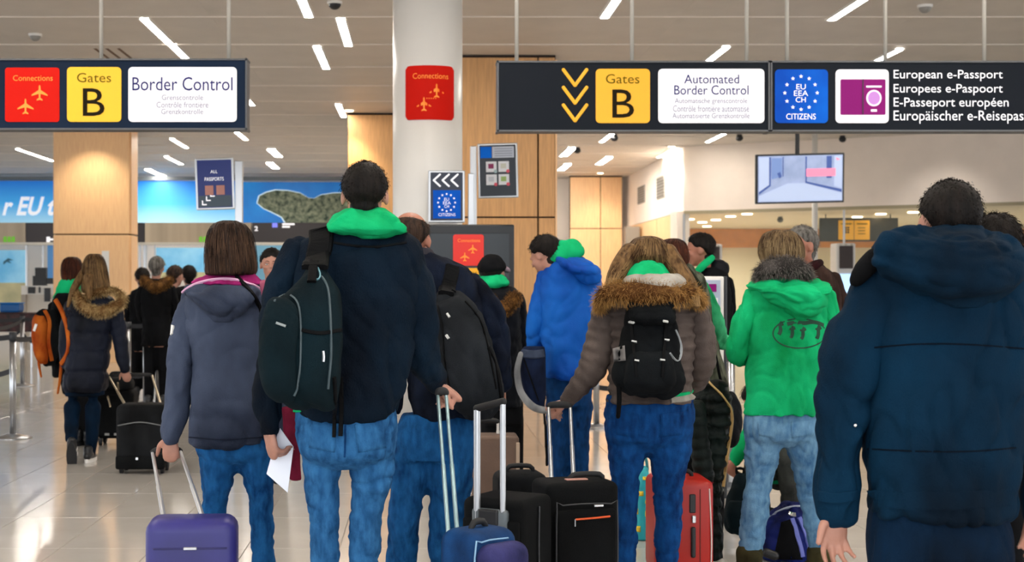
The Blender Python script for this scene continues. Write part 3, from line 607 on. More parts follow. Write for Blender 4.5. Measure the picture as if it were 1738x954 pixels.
# ================================================ HANGING SIGNS (scale 240)
KS = 240
def hang(name, x0, x1, y0, y1, k, label, m, rods):
    c = W((x0+x1)/2, (y0+y1)/2, k); t = thing(name, c, label, 'sign')
    part(t, 'board', box((c.x, c.y+.07, c.z), ((x1-x0)/k, .14, (y1-y0)/k)), m)
    w_, h_ = (x1-x0)/k, (y1-y0)/k
    part(t, 'sign_frame', merge([box((c.x, c.y+.07, c.z+s*h_/2), (w_+.02, .16, .012)) for s in (-1, 1)]+[box((c.x+s*w_/2, c.y+.07, c.z), (.012, .16, h_+.02)) for s in (-1, 1)]), M_FRAME)
    for x in rods: part(t, 'hanging_rod', cyl((W(x, 0, k).x, c.y+.07), .0145, c.z+h_/2, CEIL, 12), M_ROD, smooth=True)
    return t
def rp(root, x0, x1, y0, y1, k, m, name, r=.03, dy=0):
    c = W((x0+x1)/2, (y0+y1)/2, k, 0); V, Fs = rplate((x1-x0)/k, (y1-y0)/k, .006, r); part(root, name, (V+np.array([c.x, c.y+dy, c.z]), Fs), m)
L = hang('hanging_sign', -210, 418, 101, 219, KS, 'left hanging sign reading Gates B and Border Control', M_BOARDB, (-120, 168, 386))
conn_panel(L, 9, 115, 101, 207, KS)
rp(L, 114, 206, 114, 207, KS, M_YEL, 'yellow_panel'); rp(L, 218, 402, 114, 207, KS, M_WSIGN, 'white_panel')
TX = lambda root, s, x0, x1, y0, y1, m, k=KS, b=0.0, sh=0: part(root, 'lettering', text_fit(s, x0, x1, y0, y1, k, -.0085, b, sh), m)
TX(L, 'Gates', 131, 189, 124, 140, M_INKO); TX(L, 'B', 141, 178, 150, 197, M_INKB)
TX(L, 'Border Control', 225, 395, 131, 154, M_INK)
TX(L, 'Grenscontrole', 275, 345, 161, 170, M_INKG); TX(L, 'Contrôle frontière', 266, 354, 173, 183, M_INKG); TX(L, 'Grenzkontrolle', 274, 345, 185, 194, M_INKG)
Rg = hang('hanging_sign', 845, 1305, 105, 222, KS, 'right hanging sign reading Gates B and Automated Border Control', M_BOARD, (878, 1075, 1271))
for y in (117, 147, 177):
    for s in (-1, 1):
        a = W(976+s*20, y+1, KS, -.004); b_ = W(976, y+28, KS, -.004)
        part(Rg, 'chevron', tube3([(a.x, a.y, a.z, .0125), (b_.x, b_.y, b_.z, .0125)], seg=10, step=.05, flat=.3), M_YELB)
rp(Rg, 1011, 1103, 117, 209, KS, M_YELB, 'yellow_panel'); rp(Rg, 1117, 1297, 117, 209, KS, M_WSIGN, 'white_panel')
TX(Rg, 'Gates', 1028, 1085, 126, 142, M_INKO); TX(Rg, 'B', 1039, 1076, 152, 200, M_INKB)
TX(Rg, 'Automated', 1161, 1254, 127, 142, M_INK); TX(Rg, 'Border Control', 1144, 1270, 145, 161, M_INK)
TX(Rg, 'Automatische grenscontrole', 1145, 1268, 167, 178, M_INKG); TX(Rg, 'Contrôle frontière automatisé', 1142, 1271, 179, 190, M_INKG); TX(Rg, 'Automatisierte Grenzkontrolle', 1141, 1272, 192, 201, M_INKG)
R2 = hang('hanging_sign', 1309, 1900, 105, 222, KS, 'dark hanging sign with EU stars, purple passport and European e-Passport lettering', M_BOARD, (1340, 1508, 1677))
def star(cx, cy, r): return [(cx+r*(1 if i % 2 == 0 else .42)*math.sin(math.pi*i/5), cy-r*(1 if i % 2 == 0 else .42)*math.cos(math.pi*i/5)) for i in range(10)]
def eu(root, cx, cy, rx, ry, k, m, dy=-.0085, s=3.6, n=12): part(root, 'star_ring', merge([flat(star(cx+rx*math.sin(2*math.pi*i/n), cy-ry*math.cos(2*math.pi*i/n), s), k, dy) for i in range(n)]), m)
rp(R2, 1315, 1405, 118, 209, KS, M_LBLUE, 'blue_panel'); eu(R2, 1359, 158, 27.5, 28, KS, M_WTEXT)
TX(R2, 'EU', 1351, 1367, 143, 152, M_WTEXT); TX(R2, 'EEA', 1347, 1371, 154, 163, M_WTEXT); TX(R2, 'CH', 1350, 1367, 165, 174, M_WTEXT); TX(R2, 'CITIZENS', 1334, 1384, 193, 203, M_WTEXT)
rp(R2, 1418, 1508, 118, 209, KS, M_WSIGN, 'white_panel'); rp(R2, 1426, 1502, 135, 195, KS, M_PURP, 'passport_picture', .008, -.007)
part(R2, 'passport_fold', flat([(1462.5, 135), (1464.5, 135), (1464.5, 195), (1462.5, 195)], KS, -.015), M_PURPD)
part(R2, 'passport_emblem', merge([flat([(1482+13*math.cos(a), 167+14*math.sin(a)) for a in np.linspace(0, 6.283, 25)[:-1]], KS, -.015)]), mat('emblem_pale', '#ecd3ea', .5, emit=.2))
part(R2, 'passport_emblem', flat([(1482+10*math.cos(a), 167+11*math.sin(a)) for a in np.linspace(0, 6.283, 25)[:-1]], KS, -.018), mat('emblem_lilac', '#b579c4', .5, emit=.1))
for q in ([(1469, 146), (1495, 146), (1495, 149), (1469, 149)], [(1477, 186), (1487, 186), (1487, 190), (1477, 190)]): part(R2, 'passport_print', flat(q, KS, -.015), M_WTEXT)
TX(R2, 'European e-Passport', 1516, 1701, 119, 138, M_WTEXT, b=.0); TX(R2, 'Europees e-Paspoort', 1516, 1701, 143, 162, M_WTEXT, b=.0)
TX(R2, 'E-Passeport européen', 1516, 1711, 166, 186, M_WTEXT, b=.0); TX(R2, 'Europäischer e-Reisepass', 1516, 1745, 188, 210, M_WTEXT, b=.0)
# ================================================ SIGN STANDS in the middle
def stand(x0, x1, y0, y1, k, label, post_x, post_w, roll=0, yaw=0, board='#132036'):
    c = W((x0+x1)/2, (y0+y1)/2, k); t = thing('sign_stand', (c.x, c.y, 0), label, 'sign stand'); w_, h_ = (x1-x0)/k, (y1-y0)/k
    Mx = np.array((Matrix.Rotation(math.radians(yaw), 3, 'Z')@Matrix.Rotation(math.radians(roll), 3, 'Y')))
    def tr(g): return ((g[0]-np.array(c[:]))@Mx.T+np.array(c[:]), g[1])
    part(t, 'sign_frame', tr(rbox((c.x, c.y+.02, c.z), (w_, .04, h_), .008, 2)), ALU)
    part(t, 'sign_face', tr(box((c.x, c.y-.002, c.z), (w_-.035, .006, h_-.035))), mat('face'+board, board, .4, emit=.05))
    px = W(post_x, 0, k).x; part(t, 'post', rbox((px, c.y+.075, (c.z+h_/2)/2), (post_w/k, .05, c.z+h_/2-.04), .006, 1), ALU)
    part(t, 'foot', rbox((px, c.y+.02, .01), (.4, .2, .02), .005, 1), ALU); return t, tr
t, tr = stand(727, 789, 289, 378, 208, 'blue EU citizens sign with three left chevrons on a stand', 800, 10)
k = 208
for x in (735, 750, 765):
    for s in (-1, 1):
        a = W(x+12, 306+s*10, k, -.01); b_ = W(x+1, 306, k, -.01); part(t, 'chevron', tube3([(a.x, a.y, a.z, .0075), (b_.x, b_.y, b_.z, .0075)], seg=8, step=.05, flat=.4), M_WTEXT)
part(t, 'blue_panel', flat([(735, 323), (782, 323), (782, 371), (735, 371)], k, -.006, .004), M_LBLUE); eu(t, 758, 344, 14.5, 14.5, k, M_WTEXT, -.012, 2.3)
for s, x0, x1, y0, y1 in (('EU', 754, 762, 336, 341), ('EEA', 752, 765, 342, 347), ('CH', 754, 762, 348, 353), ('CITIZENS', 744, 773, 362, 367)): part(t, 'lettering', text_fit(s, x0, x1, y0, y1, k, -.012), M_WTEXT)
t, tr = stand(811, 879, 243, 336, 190, 'higher framed sign with four small pictures beside the right wood wall', 804, 11, roll=-1.2, yaw=-4, board='#1b2531')
k = 190
part(t, 'blue_panel', tr(flat([(816, 249), (835, 249), (835, 268), (816, 268)], k, -.006)), M_LBLUE); part(t, 'white_panel', tr(flat([(836, 249), (873, 249), (873, 268), (836, 268)], k, -.006)), mat('pale_print', '#c9d0de', .5))
part(t, 'lettering', tr(merge([flat([(840, 252+4*i), (870, 252+4*i), (870, 253.5+4*i), (840, 253.5+4*i)], k, -.010) for i in range(4)])), mat('print_grey', '#98a1b4', .5))
for i, (x, y, cc) in enumerate(((825, 274, '#8d1f58'), (846, 274, '#cfd0c4'), (825, 296, '#c8cdd6'), (846, 296, '#9dbb6c'))):
    part(t, 'picture_panel', tr(flat([(x, y), (x+18, y), (x+18, y+18), (x, y+18)], k, -.006)), mat('pic_white', '#e8eaf0', .5))
    part(t, 'picture_print', tr(flat([(x+4, y+4), (x+13, y+4), (x+13, y+12), (x+4, y+12)], k, -.010)), mat('pic'+cc, cc, .5))
    part(t, 'red_mark', tr(flat([(x+16+3*math.cos(a), y+17+3*math.sin(a)) for a in np.linspace(0, 6.28, 13)[:-1]], k, -.012)), mat('mark_red', '#e0566a', .5) if i else mat('mark_pale', '#a9c2c9', .5))
t, tr = stand(332, 397, 268, 356, 200, 'white framed All Passports sign left of the island picture', 404, 13, roll=-2, yaw=4, board='#0c2266')
k = 200
part(t, 'dark_panel', tr(flat([(337, 332), (392, 332), (392, 351), (337, 351)], k, -.006)), mat('panel_slate', '#3a4a58', .5)); part(t, 'lettering', tr(text_fit('ALL', 358, 370, 289, 294, k, -.012)), M_WTEXT); part(t, 'lettering', tr(text_fit('PASSPORTS', 348, 380, 301, 307, k, -.012)), M_WTEXT)
for x in (348, 367): part(t, 'passport_print', tr(flat([(x, 315), (x+14, 315), (x+14, 331), (x, 331)], k, -.012)), mat('passport_rust', '#b0786c', .5))
for x, y in ((342, 348), (349, 341), (356, 334)): part(t, 'arrow_mark', tr(flat([(x, y-8), (x+2, y-8), (x+2, y-2), (x+8, y-2), (x+8, y), (x, y)], k, -.010)), M_WTEXT)
# dark totem with red and yellow panels
k = 216; t = thing('sign_totem', (W(797, 0, k).x, F/k, 0), 'slate grey information totem with red Connections and yellow panels', 'sign')
zt = W(0, 381, k).z; part(t, 'casing', rbox((W(797, 0, k).x, F/k+.08, zt/2), (152/k, .16, zt), .012, 2), mat('totem_dark', '#15191e', .4))
part(t, 'face_panel', rbox((W(797, 0, k).x, F/k-.004, zt/2-.02), (134/k, .012, zt-.1), .003, 1), mat('totem_face', '#2c343b', .4, var=.1, scale=1))
conn_panel(t, 769, 398, 821, 451, k+.3, m=mat('totem_red', '#c41d0d', .4, emit=.15)); tt = t
rp(t, 769, 821, 455, 500, k, M_YELB, 'yellow_panel', .015, -.01); part(t, 'lettering', text_fit('Gates', 780, 810, 459, 467, k, -.02), M_INKO); part(t, 'lettering', text_fit('B', 785, 803, 471, 494, k, -.02, .01), M_INKB)
# ================================================ BARRIER POSTS
M_BELT = mat('belt_webbing', '#25262a', .7, bump=.4, bscale=300)
def post(px, k, label, belts=(), d=.03, hgt=.96):
    c = W(px, 0, k); t = thing('barrier_post', (c.x, c.y, 0), label, 'barrier post', 'belt barrier posts')
    th = np.linspace(0, 2*math.pi, 24, endpoint=False)
    part(t, 'base', skinrings([np.stack([c.x+r_*np.cos(th), c.y+r_*np.sin(th), np.full(24, z)], 1) for r_, z in ((.17, 0), (.17, .012), (.10, .028), (.035, .045))]), STEEL, smooth=True)
    part(t, 'post_tube', cyl((c.x, c.y), d, .03, hgt-.07, 16), STEEL, smooth=True); part(t, 'belt_head', cyl((c.x, c.y), d*1.15, hgt-.08, hgt, 16), DGREY, smooth=True)
    for (x2, y2, k2, z1, z2, sag) in belts:
        e = W(x2, 0, k2); V = []; n = 10
        for i in range(n+1):
            u = i/n; x = c.x*(1-u)+e.x*u; y = c.y*(1-u)+e.y*u; z = z1*(1-u)+z2*u-sag*4*u*(1-u)
            V += [(x, y-.002, z-.024), (x, y-.002, z+.024), (x, y+.002, z+.024), (x, y+.002, z-.024)]
        part(t, 'belt', skinrings(np.array(V).reshape(n+1, 4, 3)), M_BELT)
    return t
post(22, 188, 'steel barrier post at the left edge standing on the floor', [(-60, 0, 188, .92, .92, .02), (-60, 0, 176, .62, .55, .05), (75, 0, 170, .90, .88, .02)])
post(38, 124, 'steel barrier post farther back behind the left edge post', [(75, 0, 124, .75, .75, .14), (-30, 0, 124, .78, .78, .12), (150, 0, 124, .92, .92, .02), (-40, 0, 124, .92, .92, .02)])
post(-30, 150, 'steel barrier post cut by the left edge of the picture', [(-40, 0, 150, .9, .9, .05), (38, 0, 124, .9, .9, .05)])
post(218, 147, 'steel barrier post just right of the navy parka sleeve', [(247, 0, 147, .92, .92, .01), (247, 0, 147, .34, .34, .01)])
post(247, 147, 'steel barrier post, middle of three in front of the black-coated group', [(268, 0, 147, .92, .92, .005)])
post(268, 149, 'steel barrier post, right one of three in front of the black-coated group')
post(404, 224, 'steel barrier post seen between the legs of the grey-jacket traveller')
post(1012, 175, 'steel barrier post between the blue-jacket and taupe-jacket travellers', [(1060, 0, 175, .40, .40, .02), (960, 0, 175, .40, .40, .02)])
post(1240, 249, 'barrier post behind the crouching traveller')
# ================================================ PEOPLE: building blocks
def rotm(yaw, pitch=0, roll=0):
    return np.array((Matrix.Rotation(math.radians(yaw), 3, 'Z')@Matrix.Rotation(math.radians(-pitch), 3, 'X')@Matrix.Rotation(math.radians(roll), 3, 'Y')))
def xf(g, M, c, s): return (g[0]*s)@M.T+np.array(c[:]), g[1]
def head_geo(c, h, M):
    ps = [ell((0, -.06, .12), (.33, .42, .375)), ell((0, .12, -.14), (.245, .27, .33)), ell((0, .22, -.36), (.14, .13, .12)), ell((0, .02, -.18), (.26, .25, .24)),
          tube3([(0, .40, .04, .03), (0, .45, -.05, .04), (0, .475, -.10, .05)], seg=10, step=.02), ell((.12, .34, .07), (.13, .06, .035)), ell((-.12, .34, .07), (.13, .06, .035)),
          ell((0, .375, -.215), (.095, .035, .022)), ell((0, .37, -.255), (.08, .035, .024)),
          ell((.335, -.02, -.03), (.035, .085, .13), (.15, .0, -.3)), ell((-.335, -.02, -.03), (.035, .085, .13), (.15, 0, .3)),
          tube3([(0, -.08, -.15, .235), (0, -.12, -.5, .215), (0, -.13, -.85, .22)], seg=20, step=.05)]
    for e in (-1, 1): ps += [ell((e*.16, .30, -.10), (.10, .09, .07))]
    return [xf(g, M, c, h) for g in ps]
EL = [(0, 38), (35, 34), (60, 14), (85, 4), (100, -2), (118, -26), (140, -42), (180, -50)]
def scalp(c, h, M, thick=.05, low=EL, up=None, drop=0, seed=0., na=48, ne=30):
    """hair cap following the skull, with a hairline; returns geometry + points and normals for strands"""
    O = np.array([0, -.06, .05]); E = [((0, -.06, .12), (.33, .42, .375)), ((0, -.12, -.22), (.235, .27, .42))]
    xs = [a for a, _ in low]; ys = [b-drop for _, b in low]; V = []; mk = []
    for i in range(ne+1):
        el = -75+165*i/ne
        for j in range(na):
            az = 2*math.pi*j/na; d = np.array([math.sin(az)*math.cos(math.radians(el)), math.cos(az)*math.cos(math.radians(el)), math.sin(math.radians(el))]); t = .2
            for (ce, r) in E:
                o = (O-np.array(ce))/r; dd = d/r; A = dd@dd; B = o@dd; Cc = o@o-1; q = B*B-A*Cc
                if q > 0: t = max(t, (-B+math.sqrt(q))/A)
            f = abs(math.degrees(math.atan2(d[0], d[1]))); lo = np.interp(f, xs, ys); m = np.clip((el-lo)/16+.45+.25*float(vnoise(d*9+seed)), 0, 1)
            if up is not None: m = m*np.clip((up-el)/8+.5, 0, 1)
            nz = float(vnoise(d*5+seed))*.35+float(vnoise(d*13+seed))*.25
            V.append(O+d*(t*(.95+.05*m)+thick*m*(1+nz))); mk.append(m)
    V = np.array(V); mk = np.array(mk); Fs = []
    for i in range(ne):
        for j in range(na): Fs.append((i*na+j, i*na+(j+1) % na, (i+1)*na+(j+1) % na, (i+1)*na+j))
    N_ = V-O; N_ /= np.linalg.norm(N_, axis=1)[:, None]; sel = np.where(mk > .6)[0]
    return xf((V, Fs), M, c, h), (V[sel]*h)@M.T+np.array(c[:]), N_[sel]@M.T
def spikes(P, Nn, n, L, wd, bias=(0, 0, -.5), jit=.5, lj=.4):
    idx = RNG.integers(0, len(P), n); p = P[idx]; q = P[RNG.integers(0, len(P), n)]
    d = Nn[idx]+np.array(bias)+RNG.normal(0, jit, (n, 3)); d /= np.linalg.norm(d, axis=1)[:, None]
    p = p+RNG.normal(0, wd*3, (n, 3)); s = np.cross(d, RNG.normal(0, 1, (n, 3))); s /= np.linalg.norm(s, axis=1)[:, None]; l = (L*(1-lj*RNG.random(n)))[:, None]
    b = np.array(bias)*.25; V = np.stack([p-s*wd, p+s*wd, p+d*l*.55+s*wd*.7, p+d*l*.55-s*wd*.7, p+(d+b)*l], 1).reshape(-1, 3)
    Fs = []; [Fs.extend([(5*i, 5*i+1, 5*i+2, 5*i+3), (5*i+3, 5*i+2, 5*i+4)]) for i in range(n)]
    return V, Fs, np.tile([0, 0, .55, .55, 1.0], n)
def furpart(root, name, g, m, label=None):
    me = mesh_of(g[0], g[1], name); at = me.attributes.new('tip', 'FLOAT', 'POINT'); at.data.foreach_set('value', g[2].astype(np.float32)); return part(root, name, me, m, label=label)
def fur(root, name, pts, k, wpx, m, n=2600, L=.035, bias=(0, -.15, -.5), dy=0, label=None, core=None, wd=.0009):
    """furry roll along a pixel path"""
    P = []
    for i, p in enumerate(pts):
        c = W(p[0], p[1], k, p[2] if len(p) > 2 else dy); P.append((c.x, c.y, c.z, (p[3] if len(p) > 3 else wpx)/2/k-.35*L))
    V, Fs = tube3(P, seg=18, step=.012, fa=.15, fl=.04); o = part(root, name, (V, Fs), core or m, smooth=True, label=label)
    me = o.data; nn = np.zeros(len(me.vertices)*3); me.vertices.foreach_get('normal', nn); nn = nn.reshape(-1, 3)
    cc = V.copy(); furpart(root, name+'_hairs', spikes(cc, nn, n, L, wd, bias), m); return o
def lock(R, n, wd=.0016, off=.003, s0=0., s1=1., jit=.012):
    """thin strands running down a lofted head of hair"""
    R = np.asarray(R); nr, sg = R.shape[:2]; V = []; Fs = []; T = []
    cen = R.mean(1, keepdims=True)
    for _ in range(n):
        a = int(nr*(s0+(s1-s0)*.55*RNG.random())); b = min(nr-1, a+int(nr*(.35+.4*RNG.random()))); th = RNG.random()*sg; dr = RNG.normal(0, 1.2); base = len(V)
        ii = np.linspace(a, b, 7).astype(int)
        for q, i in enumerate(ii):
            t = (th+dr*q/6) % sg; j = int(t); f = t-j; p = R[i, j]*(1-f)+R[i, (j+1) % sg]*f; o = p-cen[i, 0]; o[2] = 0; o /= np.linalg.norm(o)+1e-9
            sd = np.array([-o[1], o[0], 0]); ww = wd*(1-.7*q/6); p = p+o*(off+.002*RNG.random()); V += [p-sd*ww, p+sd*ww]; T += [q/6, q/6]
        for q in range(6): Fs.append((base+2*q, base+2*q+1, base+2*q+3, base+2*q+2))
    return np.array(V), Fs, np.array(T)
def hairloft(rows, k, seg=96, groove=.05, seed=0., n=2.2, step=.008):
    C = []
    for r in rows:
        dy = r[4] if len(r) > 4 else 0; c = W((r[1]+r[2])/2, r[0], k, dy); C.append((c.x, c.y, c.z, (r[2]-r[1])/2/k, r[3]))
    C = cat(C, step); th = np.linspace(0, 2*math.pi, seg, endpoint=False); ct = np.cos(th); st = np.sin(th)
    cx = np.sign(ct)*np.abs(ct)**(2/n); sy = np.sign(st)*np.abs(st)**(2/n); R = []
    for i, c in enumerate(C):
        u = i/len(C); q = np.stack([ct*7+seed, st*7, np.full(seg, u*1.5)], 1); q2 = np.stack([ct*2+seed, st*2, np.full(seg, u*2.5)], 1)
        m = 1+groove*min(1, u*3)*(vnoise(q)+.8*vnoise(q*2.3))+.04*vnoise(q2)
        R.append(np.stack([c[0]+cx*c[3]*m, c[1]+sy*c[4]*m, np.full(seg, c[2])], 1))
    R = np.array(R); return skinrings(R), R
def hand(w, f, p, side=1, s=1.0, curl=(25, 30, 20), spread=.12, thumb=(.6, .75, .25)):
    """palm, four unequal bent fingers and a thumb; f = finger direction, p = palm normal, thumb on cross(f, p)*side"""
    f = np.array(f, float); f /= np.linalg.norm(f); p = np.array(p, float); p -= f*(p@f); p /= np.linalg.norm(p); t = np.cross(f, p)*side; w = np.array(w[:], float); ps = []
    ps.append(tube3([(*(w-f*.03*s), .024*s), (*w, .027*s), (*(w+f*.035*s), .037*s), (*(w+f*.075*s), .040*s), (*(w+f*.088*s), .036*s)], seg=18, flat=.42, up=p))
    for i, (o, l) in enumerate(((.030, .92), (.010, 1.03), (-.010, .97), (-.029, .78))):
        q = w+f*(.083-.006*abs(i-1.2))*s+t*o*s; d = f+t*spread*(o/.03); d /= np.linalg.norm(d); P = [(*(q-d*.02*s), .0095*s), (*q, .0095*s)]
        for j, (ll, cu) in enumerate(zip((.044, .027, .021), curl)):
            a = math.radians(cu+(i*4 if j == 0 else 0)); ax = np.cross(d, p); ax = ax/(np.linalg.norm(ax)+1e-9); d = d*math.cos(a)+np.cross(ax, d)*math.sin(a); q = q+d*ll*l*s; P.append((*q, (.0088-.0012*j)*s))
        ps.append(tube3(P, seg=10, step=.006))
    d = f*thumb[0]+t*thumb[1]+p*thumb[2]; d /= np.linalg.norm(d); q = w+f*.015*s+t*.022*s; d2 = d+f*.6-t*.3; d2 /= np.linalg.norm(d2)
    ps.append(tube3([(*q, .015*s), (*(q+d*.04*s), .0125*s), (*(q+d*.04*s+d2*.03*s), .0105*s), (*(q+d*.04*s+d2*.052*s), .0085*s)], seg=10, step=.006)); return ps
def shoe_geo(x, y, z, yaw, pitch=0, L=.28, s=1.0):
    M = rotm(yaw, -pitch); up = [tube3([(0, -.09, .055, .034), (0, -.05, .075, .042), (0, .02, .055, .042), (0, .10, .038, .040), (0, .155, .030, .032)], seg=18, step=.02, flat=1.0), tube3([(0, -.055, .06, .040), (0, -.06, .12, .042)], seg=16, step=.02)]
    th = np.linspace(0, 2*math.pi, 28, endpoint=False); a = np.stack([.043*np.cos(th)*(1+.12*np.sin(th)), .035+.145*np.sin(th)], 1)
    so = skinrings([np.column_stack([a*1.0, np.full(28, zz)]) for zz in (0, .006, .03, .034)])
    return [xf(g, M, (x, y, z), s) for g in up], xf(so, M, (x, y, z), s)
class Fig:
    def __init__(s, px, k, label, group=None, name='person'):
        s.k = k; s.c = W(px, 0, k); s.r = thing(name, (s.c.x, s.c.y, 0), label, 'person', group); s.core = []; s.vox = .009 if k >= 350 else (.012 if k > 240 else .018)
    def torso(s, rows, **kw):
        s.core.append(vl([(r[0]+(6 if i == 0 else 0), (r[1]+r[2])/2-(r[2]-r[1])*.35, (r[1]+r[2])/2+(r[2]-r[1])*.35, r[3]*.7, *(r[4:])) for i, r in enumerate(rows)], s.k, step=.03, seg=24)); return vl(rows, s.k, **kw)
    def arm(s, pts, **kw):
        s.core.append(tb([(p[0], p[1], max(p[2]*.38, .034*s.k), *p[3:]) for p in pts], s.k, step=.03, seg=12)); return tb(pts, s.k, **kw)
    def leg(s, pts, **kw):
        s.core.append(tb([(p[0], p[1], max(p[2]*.6, .05*s.k), *p[3:]) for p in pts], s.k, step=.03, seg=12)); return tb(pts, s.k, **kw)
    def head(s, px, py, yaw=0, pitch=0, roll=0, h=.235, dy=0, eyes=False, eyecol='#3a2a20'):
        s.hc = W(px, py, s.k, dy); s.hh = h; s.M = rotm(yaw, pitch, roll); s.core += head_geo(s.hc, h, s.M)
        n = np.array(s.hc[:])+(np.array([0, -.12, -.7])*h)@s.M.T; b = np.array((W(px, 0, s.k).x*.3+n[0]*.7, s.c.y+.03, n[2]-.16)); s.core.append(tube3([(*n, .046), (*b, .05)], seg=16, step=.03))
        if eyes:
            for e in (-1, 1):
                part(s.r, 'eye', xf(ell((e*.125, .322, .0), (.046, .045, .026), seg=16, ring=10), s.M, s.hc, h), mat('eye_white', '#e6e1dc', .3), smooth=True)
                part(s.r, 'iris', xf(ell((e*.125, .358, .0), (.021, .014, .021), seg=12, ring=8), s.M, s.hc, h), mat('iris_dark', eyecol, .3), smooth=True)
                part(s.r, 'eyebrow', xf(tube3([(e*.05, .385, .085, .008), (e*.12, .392, .105, .012), (e*.20, .345, .085, .006)], seg=8, step=.02), s.M, s.hc, h), mat('brow', '#3a2a22', .8))
            part(s.r, 'lips', xf(merge([ell((0, .388, -.222), (.075, .03, .013), seg=14, ring=8), ell((0, .385, -.245), (.062, .03, .015), seg=14, ring=8)]), s.M, s.hc, h), mat('lips', '#b5685f', .45), smooth=True)
    def hair(s, m, thick=.05, n=1400, L=.022, tip=None, **kw):
        g, P, N_ = scalp(s.hc, s.hh, s.M, thick, **kw); part(s.r, 'hair', g, m, smooth=True)
        if n: furpart(s.r, 'hair_strands', spikes(P, N_, n, L, .0011, bias=(0, 0, -1.3), jit=.35), tip or m)
    def body(s, m=SKIN, vox=None, dec=.4): part(s.r, 'body', solid(s.core, vox or max(s.vox, .009), 2, dec=dec), m, smooth=True)
    def wear(s, name, ps, m, label=None, voxel=None, **kw):
        if name in ('jacket', 'coat', 'parka', 'hoodie') and len(ps) > 1:
            o = part(s.r, name, solid(ps[:1], voxel or s.vox, **kw), m, smooth=True, label=label)
            for q in ps[1:]:
                e = part(o, 'sleeve', solid([q], voxel or s.vox, **{**kw, 'seed': 3.}), m, smooth=True)
            return o
        return part(s.r, name, solid(ps, voxel or s.vox, **kw), m, smooth=True, label=label)
    def shoes(s, spots, m, sole=None, name='shoe', L=1.0, sock=None):
        for (px, dy, z, yaw, pitch) in spots:
            c = W(px, 0, s.k, dy); up, so = shoe_geo(c.x, c.y, z, yaw, pitch, s=L); o = part(s.r, name, solid(up, .008, 2), m, smooth=True); part(o, 'sole', so, sole or RUBBER, smooth=False)
            s.core.append(ell((c.x, c.y, z+.09), (.03, .03, .05)))
J_BLUE = denim('denim_blue', '#1f69b4', '#4c9ae0'); J_DEEP = denim('denim_deep', '#0a3f8c', '#1c66b8'); J_LIGHT = denim('denim_light', '#62acf4', '#9ad4ff'); J_MID = denim('denim_mid', '#1259a8', '#2f85d2'); J_DARK = denim('denim_dark', '#0d3c78', '#1a579c')
NAVYC = cloth('navy_canvas', '#03233a', c2='#053a5a', scale=3); FLEECE = cloth('navy_fleece', '#0c1526', c2='#122a40', scale=4, bump=.8, bscale=180, sheen=.3); GREYJ = cloth('grey_blue_shell', '#3c4763', c2='#616f8c', scale=3, rough=.65)
GREEN = cloth('hoodie_green', '#06e47c', c2='#22ffa6', scale=4); TAUPE = cloth('taupe_quilt', '#6a5c57', c2='#877871', rough=.55, scale=5); BLUEJ = cloth('bright_blue_shell', '#0c68ff', c2='#2088ff', rough=.55, scale=3)
BLK = cloth('black_cloth', '#0d0d10', c2='#1b1c20', scale=6); BLKP = cloth('black_padded', '#14161b', c2='#24272e', rough=.5, scale=5); PARKA = cloth('navy_parka', '#161b29', c2='#2a3145', rough=.5, scale=4); BROWNJ = cloth('brown_jacket', '#3a2a26', c2='#574038', scale=8)
OLIVE = cloth('olive_patterned', '#55584a', c2='#8d917c', scale=30, var=.4); TEALB = cloth('bag_teal_black', '#0c1c22', c2='#17313a', scale=4, bump=.8, bscale=500); BAGB = cloth('bag_black', '#0e1013', c2='#1e2226', scale=5, bump=.8, bscale=500)
BAGG = cloth('bag_charcoal', '#22262b', c2='#383d43', scale=4, bump=.8, bscale=500); TRN = cloth('navy_trousers', '#061c30', c2='#0a3050', scale=4); MAG = cloth('magenta_fleece', '#c0187e', c2='#e0419e'); WEB = cloth('webbing_black', '#101215', rough=.7)
CREAM = cloth('cream_lining', '#d8d2c4', c2='#efeade'); ORNG = cloth('bag_orange', '#ff6212', c2='#ff8c30', rough=.6); VIOL = cloth('violet_grey', '#574f68', c2='#7a7188'); CHROME = mat('chrome', '#d8dadc', .2, 1)
H_DK = hairm('hair_dark_brown', '#120e0d', '#2a211d'); H_BR = hairm('hair_brown', '#2a1b17', '#5d4537'); H_LT = hairm('hair_light_brown', '#5a3d28', '#a98356'); H_BL = hairm('hair_blonde_brown', '#6a4f38', '#b49468'); H_GR = hairm('hair_grey', '#6d6862', '#a7a29b'); H_LK = mat('hair_lock_brown', dim('#6d4c30', .45), .6, var=.3, scale=60, stretch=(1, 1, .10), spec=.12, c2=dim('#a58052', .5), bump=.8, bscale=120); H_RD = hairm('hair_red_brown', '#3d1d12', '#6b3622')
T_DK = tipmat('tips_dark', '#0e0b0a', '#2b2320'); T_BR = tipmat('tips_brown', '#21140f', '#6e5240'); T_LT = tipmat('tips_light', '#4a2f1d', '#c09a68'); T_BL = tipmat('tips_blonde', '#5a402a', '#cdb083'); T_GR = tipmat('tips_grey', '#5e5954', '#b5b1ab'); T_RD = tipmat('tips_red', '#30150c', '#7e432b')
F_TAN = tipmat('fur_tan', '#8a6236', '#ffdc9c'); F_GOLD = tipmat('fur_gold', '#7a4f26', '#f5bd70'); F_GREY = tipmat('fur_grey', '#4c4744', '#aba39e'); F_BRN = tipmat('fur_brown', '#6a4520', '#f0ac58')
def rib(root, name, tr_, pts, wd, m, th=.004, label=None, lift=.003):
    g = strap(tr_, pts, wd, th, lift)
    if g: return part(root, name, g, m, smooth=False, label=label)
def pat(root, name, tr_, c4, m, th=.006, n=8, label=None):
    g = patch(tr_, c4, n, th, n)
    if g: return part(root, name, g, m, smooth=True, label=label)
